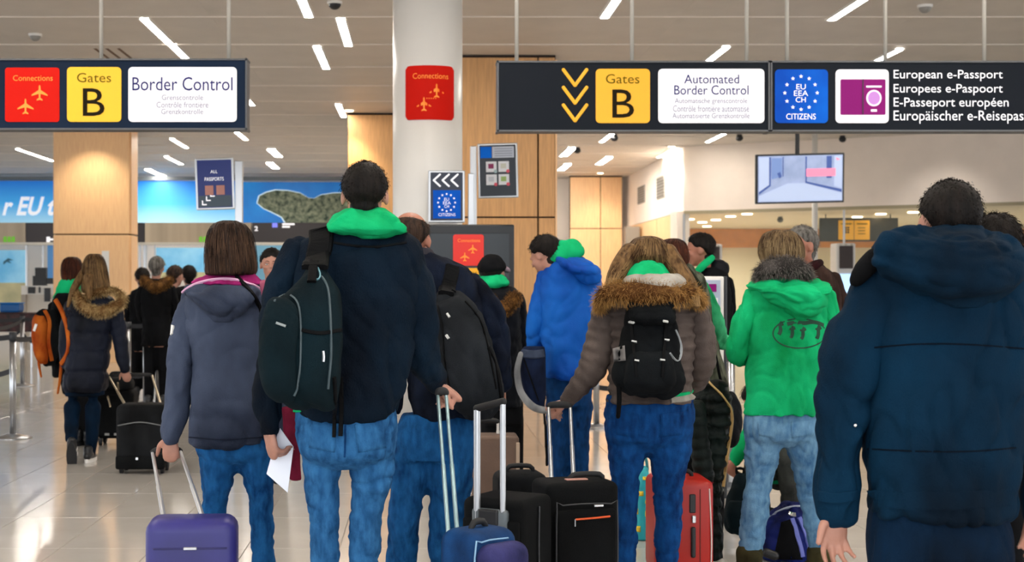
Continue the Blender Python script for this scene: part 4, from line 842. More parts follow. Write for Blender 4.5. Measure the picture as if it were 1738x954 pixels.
# ================================================ THE TRAVELLERS
mir = lambda pts, c: [(2*c-p[0], *p[1:]) for p in pts]
# ---- man in the navy coat, nearest on the right
f = Fig(1605, 600, 'dark-haired man nearest the camera in a navy hooded canvas coat, right edge')
ps = [f.torso([(395, 1560, 1665, .08), (420, 1512, 1712, .11), (448, 1476, 1748, .145), (520, 1468, 1754, .165), (620, 1468, 1747, .17), (740, 1468, 1730, .17), (800, 1470, 1722, .168), (838, 1476, 1717, .168), (850, 1472, 1720, .172), (872, 1476, 1716, .165), (882, 1488, 1704, .145)], fa=.03, fl=.11)]
la = [(1500, 468, 92), (1486, 520, 112), (1456, 590, 112), (1432, 700, 104), (1422, 775, 84), (1421, 831, 80), (1421, 872, 64)]
ra = [(1728, 468, 92), (1752, 520, 110), (1770, 590, 108), (1780, 700, 98), (1776, 775, 82), (1770, 831, 76), (1766, 872, 62)]
ps += [f.arm(la, fa=.07, fl=.08), f.arm(ra, fa=.07, fl=.08, seed=3)]
cuff = [tb([(1421, 862, 68), (1421, 880, 66)], 600, cap=False), tb([(1766, 862, 66), (1766, 880, 64)], 600, cap=False)]
j = f.wear('coat', ps, NAVYC, fold=.012, fs=(7, 7, 3.2), fine=.0015, voxel=.0085)
f.wear('hood', [vl([(384, 1552, 1672, .09, -.03), (396, 1520, 1704, .14, -.06), (412, 1494, 1728, .155, -.08), (440, 1484, 1744, .155, -.10), (470, 1504, 1738, .145, -.115), (500, 1548, 1712, .115, -.125), (527, 1600, 1665, .05, -.12)], 600, fa=.03), tb([(1560, 392, 26, -.13), (1510, 412, 34, -.15), (1492, 442, 34, -.15)], 600), tb([(1665, 392, 26, -.13), (1715, 412, 34, -.15), (1738, 442, 34, -.15)], 600)], NAVYC, fold=.008, fs=(6, 6, 12), voxel=.0075)
f.head(1610, 378, 2, 2, h=.228); f.hair(H_DK, .03, 2600, .008, T_DK)
f.core += hand(W(1421, 868, 600, .0), (-.12, -.05, -1), (.25, -.9, 0), 1, .98, (18, 22, 15), .25, (.7, .6, .2))
f.core += hand(W(1764, 868, 600, .0), (-.15, .0, -1), (-.5, -.8, 0), -1, .98, (25, 30, 20), .12)
tr = f.leg([(1537, 930, 122), (1533, 1100, 104), (1531, 1270, 84)], fa=.05, fl=.07), f.leg([(1652, 930, 122), (1656, 1100, 104), (1658, 1270, 84)], fa=.05, fl=.07, seed=2)
f.wear('trousers', [vl([(842, 1482, 1708, .13), (900, 1476, 1712, .135), (960, 1476, 1712, .14), (985, 1480, 1708, .13)], 600), *tr], TRN, fold=.006, fs=(10, 10, 6))
f.shoes([(1531, .0, 0, 8, 0), (1658, .03, 0, -8, 0)], BLACK, L=1.05); f.body(SKIN, .0052, .35)
T_ = [bvh(j)]
for q in ([(1484, 590), (1560, 584), (1650, 585), (1738, 592)], [(1474, 762), (1560, 766), (1650, 766), (1724, 760)]): rib(f.r, 'seam', T_, q, .0045, cloth('navy_seam', '#04182a'), .0012, lift=.0005)
rib(f.r, 'hem_band', T_, [(1480, 846), (1560, 850), (1640, 850), (1712, 844)], .05, NAVYC, .003, lift=.001)
rib(f.r, 'sleeve_tab', T_, [(1390, 842), (1420, 846), (1452, 840)], .03, NAVYC, .004)
f.wear('shoulder_flap', [tb([(1486, 436, 34, -.06), (1466, 458, 34, -.05), (1452, 478, 24, -.03)], 600)], BLK, label='black shoulder flap')
part(f.r, 'stud', ell(tuple((hit(T_, 1452, 722) or [W(1452, 722, 620)])[0]), (.006, .004, .006), seg=10, ring=6), CHROME, smooth=True)
# ---- man with the green hood and shoulder backpack
f = Fig(600, 490, 'tall short-haired man in dark navy fleece with a green hood and blue jeans')
ps = [f.torso([(388, 575, 680, .08), (398, 535, 700, .10), (415, 500, 716, .125), (450, 484, 722, .15), (540, 486, 714, .165), (620, 492, 698, .16), (690, 495, 680, .155), (702, 497, 672, .15), (712, 510, 655, .135)], fa=.025, fl=.12)]
ps += [f.arm([(512, 425, 66), (490, 480, 76), (472, 560, 74), (460, 640, 62), (456, 700, 52), (456, 726, 46)], fa=.06), f.arm([(690, 425, 70), (700, 490, 86), (708, 550, 84, .01), (718, 600, 74, .05), (732, 632, 56, .12), (744, 648, 48, .17)], fa=.06, seed=4)]
j = f.wear('jacket', ps, FLEECE, fold=.010, fs=(6, 6, 3), fine=.002)
hd = f.wear('hood', [vl([(352, 584, 656, .075, .0), (360, 570, 668, .10, -.01), (372, 560, 680, .125, -.03), (386, 552, 691, .135, -.04), (396, 565, 692, .12, -.05), (409, 612, 650, .05, -.06)], 490, fa=.03), tb([(600, 358, 16, -.12), (580, 372, 22, -.13), (563, 388, 18, -.12)], 490), tb([(640, 358, 16, -.12), (665, 374, 22, -.13), (684, 390, 18, -.12)], 490)], GREEN, fold=.004, fs=(8, 8, 16), label='bright green hood', voxel=.007)
f.head(619, 332, 0, 3, h=.222); f.hair(H_DK, .03, 2600, .007, T_DK)
f.core += hand(W(457, 728, 490), (.15, .05, -1), (.8, .5, 0), -1, .95, (50, 60, 40), .06)
f.core += hand(W(744, 650, 490, .17), (.75, .25, -.6), (-.3, .1, -1), -1, .95, (75, 80, 50), .05, (.8, .5, .6))
lg = [f.leg([(548, 735, 88), (545, 770, 76), (545, 800, 68), (551, 875, 56), (551, 953, 52), (553, 1060, 50), (555, 1125, 52)], fa=.06, fl=.055), f.leg([(625, 735, 92), (630, 770, 82), (631, 800, 74), (622, 860, 60), (618, 950, 54), (618, 1060, 50), (620, 1125, 52)], fa=.06, fl=.055, seed=5)]
tr = f.wear('jeans', [vl([(690, 500, 672, .125), (725, 497, 676, .14), (765, 504, 670, .14), (782, 520, 656, .11), (794, 552, 620, .07)], 490), *lg], J_BLUE, fold=.004, fs=(8, 8, 13), smooth=6, voxel=.0062)
f.shoes([(553, .03, 0, 6, 0), (620, .0, 0, -6, 0)], BLACK); f.body(SKIN, .0052, .35); TJ = [bvh(tr)]
for c4 in (((528, 716), (572, 720), (568, 768), (524, 760)), ((602, 720), (650, 716), (656, 760), (608, 768))): pat(f.r, 'jeans_pocket', TJ, c4, J_BLUE, .004, 6)
rib(f.r, 'shirt_hem', TJ, [(500, 697), (540, 699), (585, 702)], .012, GREEN, .004, label='green shirt hem')
rib(f.r, 'seam', TJ, [(586, 722), (586, 750), (585, 776)], .006, J_DARK, .002)
T_ = [bvh(j)]; rib(f.r, 'seam', T_, [(565, 412), (630, 420), (690, 412)], .008, BLK, .002)
# paper in his left hand
t = thing('papers', W(474, 785, 492), 'folded white papers in the left hand of the green-hooded man', 'papers'); G = []
for (nm, dy, pt) in (('sheet', .03, [(474, 728), (497, 760), (487, 838), (451, 806), (462, 765)]), ('sheet', .045, [(470, 735), (492, 764), (484, 830), (452, 800)])):
    V, Fs = flat(pt, 490, dy, .006); part(t, nm, (V, Fs), mat('paper_white', '#e6ecf8', .6))
# pink-red jacket hanging in front of his left thigh, beyond
t = thing('scarf', W(495, 760, 470), 'crimson scarf hanging beyond the papers beside the blue jeans', 'scarf')
part(t, 'scarf_cloth', solid([vl([(690, 478, 508, .03, .22), (740, 482, 510, .035, .22), (790, 486, 510, .03, .22), (816, 492, 512, .02, .22)], 455, fa=.12, fl=.05)], .009, 2), cloth('crimson', '#7e1836', c2='#a02a4c'), smooth=True)
# his backpack
t = thing('backpack', W(510, 590, 490, -.28), 'large dark teal-black backpack on the left shoulder of the green-hooded man', 'backpack'); k = 490
mb = part(t, 'main_body', solid([vl([(447, 528, 548, .04, -.22), (470, 512, 560, .07, -.24), (500, 480, 577, .09, -.26), (540, 466, 582, .11, -.27), (600, 456, 580, .12, -.28), (650, 460, 577, .12, -.28), (685, 478, 574, .10, -.27), (699, 500, 566, .06, -.25)], k, n=2.8, fa=.03)], .008, 2, fold=.006, fs=(7, 7, 5)), TEALB, smooth=True)
fp = part(t, 'front_pocket', solid([vl([(503, 462, 486, .03, -.36), (520, 448, 504, .055, -.37), (560, 442, 508, .07, -.38), (620, 438, 506, .075, -.38), (665, 446, 506, .065, -.37), (684, 470, 500, .03, -.36)], k, n=2.8)], .008, 2, fold=.004), TEALB, smooth=True)
T_ = [bvh(mb), bvh(fp), bvh(j)]
rib(t, 'shoulder_strap', T_, [(545, 388), (546, 410), (541, 432), (534, 456)], .085, WEB, .012); rib(t, 'haul_loop', T_, [(533, 446), (531, 462), (529, 480)], .03, WEB, .01)
rib(t, 'zip', T_, [(466, 512), (486, 500), (505, 512), (511, 560), (508, 640), (498, 672)], .006, mat('zip_grey', '#3c4c52', .5), .003)
rib(t, 'zip', T_, [(545, 470), (556, 490), (560, 540), (561, 600), (556, 660)], .006, mat('zip_grey', '#3c4c52', .5), .003)
rib(t, 'logo_patch', [bvh(fp)], [(469, 548), (477, 551), (485, 554)], .008, mat('logo_silver', '#7d8688', .4), .003)
rib(t, 'side_strap', T_, [(566, 640), (568, 690), (567, 742)], .012, WEB, .005); rib(t, 'side_strap', T_, [(579, 640), (580, 690), (578, 740)], .014, WEB, .005)
rib(t, 'cord', T_, [(532, 448), (526, 466), (538, 478), (544, 470), (538, 452)], .005, mat('cord_teal', '#5d8d98', .6), .004); rib(t, 'zip_pull', T_, [(548, 596), (549, 606), (548, 614)], .007, ALU, .004)
rib(t, 'compression_strap', T_, [(512, 560), (540, 566), (578, 560)], .012, WEB, .004)
# ---- woman in the grey-blue jacket
f = Fig(388, 430, 'brown-bobbed woman in a grey-blue hooded jacket with a magenta collar'); k = 430
ps = [f.torso([(468, 352, 425, .07), (478, 328, 446, .10), (498, 316, 458, .12), (540, 316, 462, .135), (610, 326, 456, .13), (680, 322, 452, .14), (738, 319, 448, .148), (752, 320, 446, .145), (758, 326, 440, .135)], fa=.03, fl=.1)]
ps += [f.arm([(330, 500, 46), (318, 550, 56), (310, 612, 54), (300, 690, 46), (292, 720, 42), (288, 744, 38)], fa=.09, fl=.06), f.arm([(450, 500, 46), (466, 570, 54), (472, 640, 50), (468, 700, 42), (465, 742, 36)], fa=.08, seed=3)]
j = f.wear('jacket', ps, GREYJ, fold=.007, fs=(6, 6, 5), fine=.001, seed=11.)
hd = f.wear('hood', [vl([(482, 318, 440, .10, -.05), (495, 310, 446, .12, -.08), (512, 322, 442, .12, -.10), (530, 340, 424, .10, -.11), (547, 364, 392, .05, -.11)], k)], GREYJ, fold=.008, fs=(8, 8, 10), voxel=.007)
co = f.wear('collar', [vl([(460, 358, 432, .07), (470, 336, 446, .09, -.01), (480, 322, 456, .105, -.02), (487, 330, 450, .10, -.02)], k, fa=.05)], MAG, label='magenta fleece collar', fold=.006)
f.head(389, 424, 0, 0, h=.21, dy=.01); f.body(SKIN, .0055, .35) if False else None
g, R = hairloft([(375, 376, 402, .05), (380, 364, 414, .085), (392, 355, 424, .105), (410, 350, 430, .115), (435, 348, 434, .115, -.01), (455, 348, 436, .11, -.01), (466, 350, 432, .10, -.01), (468, 356, 426, .08)], k); part(f.r, 'hair', g, H_BR, smooth=True); furpart(f.r, 'hair_strands', lock(R, 420), T_BR)
f.core += hand(W(289, 742, k), (.02, .05, -1), (.1, .9, 0), -1, .88, (40, 60, 45), .1)
lg = [f.leg([(372, 770, 74), (366, 845, 50), (358, 880, 44), (355, 960, 38), (355, 1055, 34)], fa=.07, fl=.06), f.leg([(431, 770, 68), (442, 837, 50), (445, 903, 44), (447, 953, 41), (449, 1055, 34)], fa=.07, fl=.06, seed=2)]
tr = f.wear('jeans', [vl([(742, 333, 447, .11), (770, 334, 458, .11), (785, 350, 448, .07)], k), *lg], J_MID, fold=.004, fs=(8, 8, 13), smooth=6); f.shoes([(355, .0, 0, 5, 0), (449, .03, 0, -5, 0)], BLACK, L=.9); f.body(SKIN, .0055, .35)
T_ = [bvh(hd), bvh(j), bvh(co)]; pk = mat('piping_pink', '#d9a9c9', .6)
rib(f.r, 'piping', T_, [(311, 496), (330, 484), (360, 476), (395, 475), (428, 484), (444, 494)], .008, pk, .005); rib(f.r, 'bag_strap', T_, [(402, 470), (420, 490), (436, 512), (446, 540)], .014, WEB, .006)
rib(f.r, 'sleeve_badge', [bvh(j)], [(294, 552), (293, 560), (292, 568)], .016, WHITE, .003); rib(f.r, 'seam', [bvh(j)], [(322, 742), (380, 746), (444, 742)], .004, cloth('seam_grey', '#2b3348'), .002)
part(f.r, 'pink_strap', solid([tb([(447, 480, 14, -.12), (451, 510, 13, -.13), (449, 545, 12, -.12)], k)], .007, 1), cloth('pink_cloth', '#c9557c', c2='#e07a9a'), smooth=True)
# ---- bald man with the charcoal backpack
f = Fig(745, 400, 'balding man in a dark jacket carrying a large charcoal backpack and blue jeans'); k = 400
ps = [f.torso([(430, 690, 738, .08), (442, 690, 775, .11), (462, 684, 808, .13), (520, 682, 822, .15), (600, 690, 828, .155), (690, 695, 822, .15), (712, 705, 810, .14)], fa=.03), f.arm([(800, 482, 52), (822, 520, 58), (838, 560, 56), (848, 605, 50), (851, 650, 42)], fa=.07), f.arm([(690, 480, 52), (668, 540, 56), (662, 620, 48), (668, 690, 40)])]
j = f.wear('jacket', ps, cloth('charcoal_navy', '#12182a', c2='#1f2a42'), fold=.008)
f.wear('collar', [vl([(422, 690, 733, .065), (434, 686, 742, .085), (448, 690, 758, .10), (462, 700, 772, .10, -.02), (476, 720, 765, .07, -.03)], k, fa=.05)], cloth('collar_grey', '#3a3840', c2='#53515a'), fold=.006)
f.head(697, 408, -12, 10); f.hair(H_BR, .018, 900, .008, T_BR, up=42); f.core += hand(W(852, 655, k), (.0, .1, -1), (-.8, .3, 0), 1, .95, (50, 60, 40), .06)
lg = [f.leg([(702, 745, 74), (696, 780, 72), (688, 860, 60), (680, 950, 54), (676, 1015, 48)], fa=.08, fl=.06), f.leg([(762, 745, 86), (764, 780, 84), (765, 840, 76), (757, 950, 58), (754, 1015, 48)], fa=.08, fl=.06, seed=2)]
tr = f.wear('jeans', [vl([(700, 680, 808, .12), (740, 668, 808, .135), (780, 664, 806, .12)], k), *lg], J_MID, fold=.006); f.shoes([(676, 0, 0, 5, 0), (754, .02, 0, -5, 0)], BLACK); f.body(SKIN2, .007, .4)
t = thing('backpack', W(790, 610, k, -.28), 'large charcoal backpack on the back of the balding man', 'backpack')
mb = part(t, 'main_body', solid([vl([(492, 742, 778, .05, -.2), (505, 736, 794, .08, -.22), (530, 732, 812, .10, -.24), (570, 732, 832, .12, -.26), (610, 738, 844, .12, -.27), (655, 746, 857, .12, -.27), (690, 762, 856, .10, -.26), (714, 790, 836, .06, -.24)], k, n=2.8)], .009, 2, fold=.008, fs=(6, 6, 5)), BAGG, smooth=True)
T_ = [bvh(mb), bvh(j)]; rib(t, 'shoulder_strap', T_, [(768, 452), (764, 475), (758, 500)], .06, WEB, .012); rib(t, 'zip', T_, [(744, 520), (752, 560), (756, 620), (770, 680)], .006, WEB, .003); rib(t, 'zip', T_, [(790, 512), (815, 545), (830, 600), (842, 660)], .006, WEB, .003)
for x, y in ((761, 536), (760, 572)): rib(t, 'buckle', T_, [(x-2, y-3), (x, y), (x+2, y+3)], .010, mat('buckle_silver', '#c8cac8', .4), .006)
rib(t, 'side_strap', T_, [(828, 590), (842, 625), (852, 690)], .015, WEB, .006); rib(t, 'haul_loop', T_, [(748, 500), (752, 486), (764, 484), (768, 498)], .02, WEB, .012)
# ---- traveller with black cap
f = Fig(850, 270, 'traveller in a black cap, green hood and black jacket with brown fur trim'); k = 270
ps = [f.torso([(482, 815, 868, .09), (492, 806, 880, .12), (520, 806, 886, .14), (580, 808, 888, .145), (650, 810, 890, .14), (690, 814, 888, .14)], quilt=.09, qa=.06), f.arm([(878, 505, 28), (884, 550, 30), (884, 600, 26), (878, 640, 22)], quilt=.08), f.arm([(812, 505, 28), (806, 560, 28), (806, 630, 22)])]
j = f.wear('jacket', ps, BLKP, fold=.005); f.wear('hood', [vl([(462, 818, 850, .08), (470, 806, 862, .11), (482, 804, 866, .12, -.03), (490, 812, 858, .09, -.03)], k)], GREEN, fold=.006, label='green hood')
f.head(836, 466, -25, 5, h=.225); f.hair(H_DK, .03, 0); g, P_, N_ = scalp(f.hc, f.hh*1.04, f.M, .05, low=[(0, 22), (180, -8)]); part(f.r, 'cap', g, BLK, smooth=True, label='black knitted cap')
part(f.r, 'cap_brim', ell(W(858, 457, k, .02), (.035, .05, .02), (0, .5, 0)), cloth('brim_pink', '#d9b7cf', c2='#e8cfe0'), smooth=True, label='pale pink brim')
fur(f.r, 'fur_trim', [(832, 512, -.14), (846, 526, -.17), (862, 520, -.17), (874, 504, -.14)], k, 26, F_BRN, 1500, .03)
f.wear('trousers', [vl([(680, 816, 888, .12), (720, 818, 888, .12)], k), f.leg([(870, 710, 38), (872, 780, 33), (874, 845, 28)]), f.leg([(834, 710, 38), (834, 780, 33), (834, 845, 28)])], BLK); f.shoes([(874, 0, 0, 0, 0), (834, 0, 0, 0, 0)], BLACK); f.body(SKIN, .012, .5)
# ---- man in the bright blue jacket
f = Fig(965, 280, 'man in a bright blue jacket and green hood looking down to the left'); k = 280
ps = [f.torso([(436, 935, 990, .09), (450, 922, 1003, .12), (480, 912, 1012, .14), (530, 913, 1018, .155), (590, 918, 1018, .155), (632, 920, 1014, .16), (643, 924, 1008, .15)], fa=.04, fl=.1), f.arm([(930, 470, 40), (918, 520, 42, .0), (910, 560, 38, .02), (908, 588, 32, .10)], fa=.08), f.arm([(1000, 470, 40), (1012, 530, 40, .02), (1006, 580, 36, .10), (990, 600, 30, .2)], fa=.07)]
j = f.wear('jacket', ps, BLUEJ, fold=.007, fs=(7, 7, 6)); f.wear('hood', [vl([(438, 940, 992, .09, -.04), (448, 948, 1012, .12, -.08), (464, 966, 1022, .13, -.11), (482, 990, 1021, .08, -.11)], k)], BLUEJ, fold=.010)
f.wear('sweater_hood', [vl([(404, 954, 972, .04), (412, 938, 986, .07), (424, 924, 994, .09), (436, 919, 990, .10), (446, 926, 970, .09)], k, fa=.05)], GREEN, label='green hood under the jacket', fold=.006)
f.head(925, 434, 50, 25, h=.225); f.hair(H_DK, .06, 1500, .02, T_DK)
lg = [f.leg([(946, 690, 46), (946, 760, 38), (948, 840, 30)], fa=.08), f.leg([(984, 690, 48), (984, 760, 38), (984, 840, 30)], fa=.08, seed=2)]
f.wear('jeans', [vl([(628, 926, 1008, .12), (660, 924, 1006, .13), (690, 926, 1004, .12)], k), *lg], J_DARK, fold=.005); f.shoes([(948, 0, 0, 5, 0), (984, .02, 0, -5, 0)], BLACK); f.body(SKIN, .010, .4)
t = thing('backpack', W(900, 650, 290), 'navy bag with a pale grey strap held low by the blue-jacket man', 'bag')
mb = part(t, 'main_body', solid([vl([(588, 890, 924, .05, -.05), (605, 880, 926, .08, -.05), (640, 882, 926, .09, -.05), (670, 890, 926, .07, -.05), (694, 904, 924, .04, -.05)], 285, n=2.8, fa=.04)], .009, 2), cloth('bag_navy', '#16213f', c2='#27365c'), smooth=True); T_ = [bvh(mb)]
part(t, 'pale_strap', solid([tb([(884, 600, 9, -.13), (878, 630, 11, -.14), (884, 665, 12, -.14), (904, 690, 13, -.13), (926, 697, 12, -.1)], 285)], .008, 1), cloth('strap_grey', '#9a9da3', c2='#c3c5c8'), smooth=True)
rib(t, 'zip', T_, [(890, 610), (900, 640), (914, 680)], .008, WEB, .004); rib(t, 'flap', T_, [(886, 600), (905, 603), (922, 600)], .05, cloth('bag_slate', '#3a4560', c2='#55617c'), .01)
part(t, 'hanging_strap', solid([tb([(922, 690, 5, -.1), (926, 730, 5, -.1), (928, 790, 5, -.08)], 285)], .008, 1), WEB, smooth=True)
# ---- woman in the taupe quilted jacket
f = Fig(1100, 400, 'long-haired woman in a taupe quilted jacket with a fur-trimmed hood'); k = 400
ps = [f.torso([(468, 1060, 1150, .09), (484, 1036, 1172, .11), (510, 1022, 1186, .13), (580, 1028, 1182, .14), (640, 1029, 1178, .142), (684, 1028, 1175, .145)], quilt=.046, qa=.08), f.arm([(1032, 510, 48), (1020, 570, 56), (1008, 620, 52), (986, 652, 42, .02), (962, 680, 31, .05)], quilt=.046, qa=.11), f.arm([(1176, 515, 52), (1190, 570, 56), (1190, 615, 54, .03), (1182, 645, 42, .12), (1170, 650, 34, .22)], quilt=.046, qa=.11)]
j = f.wear('jacket', ps, TAUPE, fold=.004, fs=(8, 8, 8), smooth=1, voxel=.0075)
f.wear('hood', [vl([(488, 1040, 1168, .12, -.06), (505, 1030, 1180, .13, -.09), (522, 1040, 1170, .10, -.10)], k)], TAUPE)
f.wear('hoodie', [vl([(438, 1088, 1108, .05, -.03), (446, 1074, 1122, .09, -.05), (458, 1062, 1132, .11, -.06), (470, 1056, 1140, .12, -.07)], k)], GREEN, label='green hood', fold=.006)
f.wear('hood_lining', [vl([(464, 1066, 1150, .10, -.09), (476, 1054, 1164, .12, -.11), (492, 1056, 1164, .12, -.12)], k, fa=.04)], CREAM, label='cream hood lining', fold=.005)
fur(f.r, 'fur_trim', [(1018, 520, -.06, 22), (1026, 500, -.14, 34), (1060, 496, -.20, 42), (1100, 499, -.22, 44), (1140, 500, -.21, 42), (1172, 498, -.15, 36), (1188, 512, -.07, 24)], k, 40, F_GOLD, 5200, .038, label='golden brown fur trim')
f.head(1100, 446, 0, 0, h=.21, dy=.01)
g, R = hairloft([(401, 1090, 1108, .04), (405, 1078, 1120, .08), (416, 1068, 1132, .105), (436, 1058, 1142, .115), (455, 1052, 1148, .10, .02), (466, 1050, 1150, .08, .04)], k); part(f.r, 'hair', g, H_LT, smooth=True); furpart(f.r, 'hair_strands', lock(R, 300), T_LT)
for pts in ([(1072, 428, 34, -.04), (1052, 458, 34, -.08), (1038, 484, 20, -.12), (1024, 500, 8, -.16)], [(1130, 430, 36, -.04), (1148, 458, 36, -.08), (1168, 484, 28, -.13), (1182, 520, 10, -.20)]):
    g = tb(pts, k, seg=40, fa=.16, fl=.5); part(f.r, 'hair_lock', g, H_LK, smooth=True); P_ = cat([(W(p[0], p[1], k, p[3]).x, W(p[0], p[1], k, p[3]).y, W(p[0], p[1], k, p[3]).z, p[2]/2/k) for p in pts], .02); th = np.linspace(0, 2*math.pi, 24, endpoint=False)
    furpart(f.r, 'hair_strands', lock(np.array([[(q[0]+q[3]*math.cos(a), q[1]+q[3]*math.sin(a), q[2]) for a in th] for q in P_]), 420), T_LT)
f.core += hand(W(962, 681, k, .05), (-.85, .25, -.35), (-.1, .3, -1), 1, .88, (70, 75, 50), .05, (.8, .4, .6))
lg = [f.leg([(1062, 725, 72), (1064, 755, 70), (1062, 821, 52), (1062, 880, 46), (1060, 940, 40), (1058, 1015, 32)], fa=.05), f.leg([(1138, 725, 76), (1137, 755, 76), (1134, 821, 56), (1134, 900, 48), (1131, 953, 40), (1130, 1015, 32)], fa=.05, seed=2)]
tr = f.wear('jeans', [vl([(670, 1030, 1175, .12), (700, 1026, 1179, .135), (740, 1029, 1176, .13), (756, 1050, 1150, .09), (766, 1075, 1125, .06)], k), *lg], J_DEEP, fold=.005, fs=(8, 8, 13), smooth=6); f.shoes([(1058, 0, 0, 5, 0), (1130, .02, 0, -5, 0)], BLACK, L=.9); f.body(SKIN, .0058, .35)
rib(f.r, 'shirt_hem', [bvh(tr), bvh(j)], [(1138, 677), (1158, 676), (1174, 672)], .035, CREAM, .006, label='white shirt hem'); rib(f.r, 'green_hem', [bvh(tr), bvh(j)], [(1136, 670), (1156, 669), (1175, 664)], .012, GREEN, .008)
for c4 in (((1044, 700), (1084, 703), (1082, 742), (1046, 738)), ((1120, 703), (1160, 699), (1158, 738), (1122, 742))): pat(f.r, 'jeans_pocket', [bvh(tr)], c4, J_DEEP, .004, 6)
t = thing('backpack', W(1100, 600, k, -.25), 'small black backpack with silver buckles on the taupe jacket', 'backpack')
mb = part(t, 'main_body', solid([vl([(516, 1066, 1140, .05, -.16), (528, 1060, 1146, .07, -.18), (570, 1054, 1152, .085, -.20), (610, 1044, 1160, .10, -.21), (645, 1036, 1165, .11, -.22), (665, 1046, 1156, .09, -.21), (677, 1066, 1136, .05, -.19)], k, n=2.7)], .007, 2, fold=.007, fs=(8, 8, 7)), BAGB, smooth=True)
lo = part(t, 'lid', solid([vl([(512, 1070, 1138, .05, -.18), (524, 1064, 1144, .085, -.20), (540, 1064, 1146, .095, -.21), (552, 1070, 1140, .07, -.21)], k, n=3)], .007, 2, fold=.004), BAGB, smooth=True)
lp = part(t, 'front_pocket', solid([vl([(596, 1070, 1134, .03, -.29), (612, 1062, 1142, .05, -.30), (650, 1058, 1146, .055, -.30), (668, 1074, 1130, .03, -.28)], k, n=3)], .007, 2, fold=.004), BAGB, smooth=True)
T_ = [bvh(mb), bvh(lo), bvh(lp)]
for a, b_ in (((1072, 546), (1080, 640)), ((1130, 544), (1124, 640))): rib(t, 'buckle_strap', T_, [a, ((a[0]+b_[0])/2, 592), b_], .012, WEB, .005)
for x, y in ((1073, 546), (1129, 544), (1077, 580), (1131, 577), (1081, 612), (1124, 611)): rib(t, 'buckle', T_, [(x-4, y), (x, y+.5), (x+4, y+1)], .007, mat('buckle_silver', '#c8cac8', .4), .006)
rib(t, 'bungee_cord', T_, [(1146, 560), (1156, 590), (1150, 615), (1136, 600)], .004, mat('cord_pale', '#9aa0a4', .5), .004); pat(t, 'bottle_pocket', T_, ((1040, 592), (1060, 586), (1062, 612), (1042, 614)), mat('mesh_pocket_pale', '#6d6a68', .7), .006, 5, label='pale item in the side pocket')
part(t, 'hanging_strap', solid([tb([(1050, 650, 9, -.25), (1051, 680, 9, -.24), (1049, 708, 8, -.22)], k)], .007, 1), WEB, smooth=True)
for s in ([(1072, 520), (1062, 508), (1050, 505)], [(1136, 520), (1148, 508), (1158, 505)]): rib(t, 'shoulder_strap', T_+[bvh(j)], s, .03, WEB, .01)
# ---- woman with red-brown hair
f = Fig(1172, 330, 'red-brown haired traveller in an olive vest with light green sleeves'); k = 330
f.wear('vest', [f.torso([(448, 1130, 1168, .08), (462, 1128, 1190, .11), (500, 1130, 1205, .13), (570, 1135, 1215, .14), (640, 1140, 1232, .14), (700, 1145, 1236, .14)], fa=.04)], OLIVE, fold=.008)
f.wear('sleeves', [f.arm([(1180, 480, 38), (1198, 515, 42), (1213, 552, 40), (1220, 575, 32, .1), (1236, 585, 26, .22)], fa=.07), f.arm([(1136, 480, 38), (1130, 540, 38), (1130, 600, 30)])], cloth('light_green', '#30e490', c2='#6cffb8'), fold=.006)
f.head(1143, 436, 0, 0, h=.19, dy=.03); g, R = hairloft([(405, 1134, 1150, .04), (411, 1121, 1161, .09), (426, 1115, 1167, .11), (444, 1116, 1167, .11), (458, 1122, 1162, .09)], k); part(f.r, 'hair', g, H_RD, smooth=True); furpart(f.r, 'hair_strands', lock(R, 200), T_RD)
f.wear('neck_band', [tb([(1150, 452, 22, -.1), (1168, 466, 20, -.13), (1188, 492, 16, -.15)], k)], cloth('dark_olive', '#2b2e22', c2='#3d4130'))
f.wear('trousers', [vl([(690, 1148, 1234, .12), (740, 1150, 1232, .13)], k), f.leg([(1172, 760, 44), (1174, 850, 36), (1174, 920, 32)]), f.leg([(1212, 760, 44), (1212, 850, 36), (1212, 920, 32)])], BLK, fold=.004); f.shoes([(1174, 0, 0, 4, 0), (1212, 0, 0, -4, 0)], BLACK); f.body(SKIN, .011, .4)
# ---- man with the green collar, turned to the left
f = Fig(1208, 235, 'dark-haired man in profile with a green collar and black hooded jacket'); k = 235
f.wear('jacket', [f.torso([(452, 1188, 1226, .09), (466, 1180, 1238, .13), (520, 1176, 1242, .15), (600, 1178, 1240, .15), (660, 1182, 1238, .15)], fa=.04), f.arm([(1232, 478, 26), (1238, 530, 26), (1230, 580, 22)]), f.arm([(1184, 478, 26), (1180, 530, 26, -.05), (1176, 580, 22, -.1)])], BLK, fold=.008)
f.wear('hood', [vl([(440, 1208, 1228, .06), (448, 1202, 1237, .09), (462, 1202, 1239, .10), (472, 1208, 1230, .07)], k)], BLKP, fold=.005)
f.wear('collar', [tb([(1178, 466, 12, -.06), (1188, 456, 14, -.10), (1200, 445, 14, -.11), (1209, 437, 12, -.06)], k)], GREEN, label='green collar')
f.head(1187, 425, 80, 5, eyes=True); f.hair(H_DK, .05, 900, .012, T_DK); f.wear('trousers', [vl([(650, 1184, 1236, .12), (690, 1184, 1236, .12)], k), f.leg([(1196, 690, 28), (1196, 790, 24)]), f.leg([(1224, 690, 28), (1224, 790, 24)])], BLK); f.shoes([(1196, 0, 0, 70, 0), (1224, 0, 0, 70, 0)], BLACK); f.body(SKIN2, .009, .4)
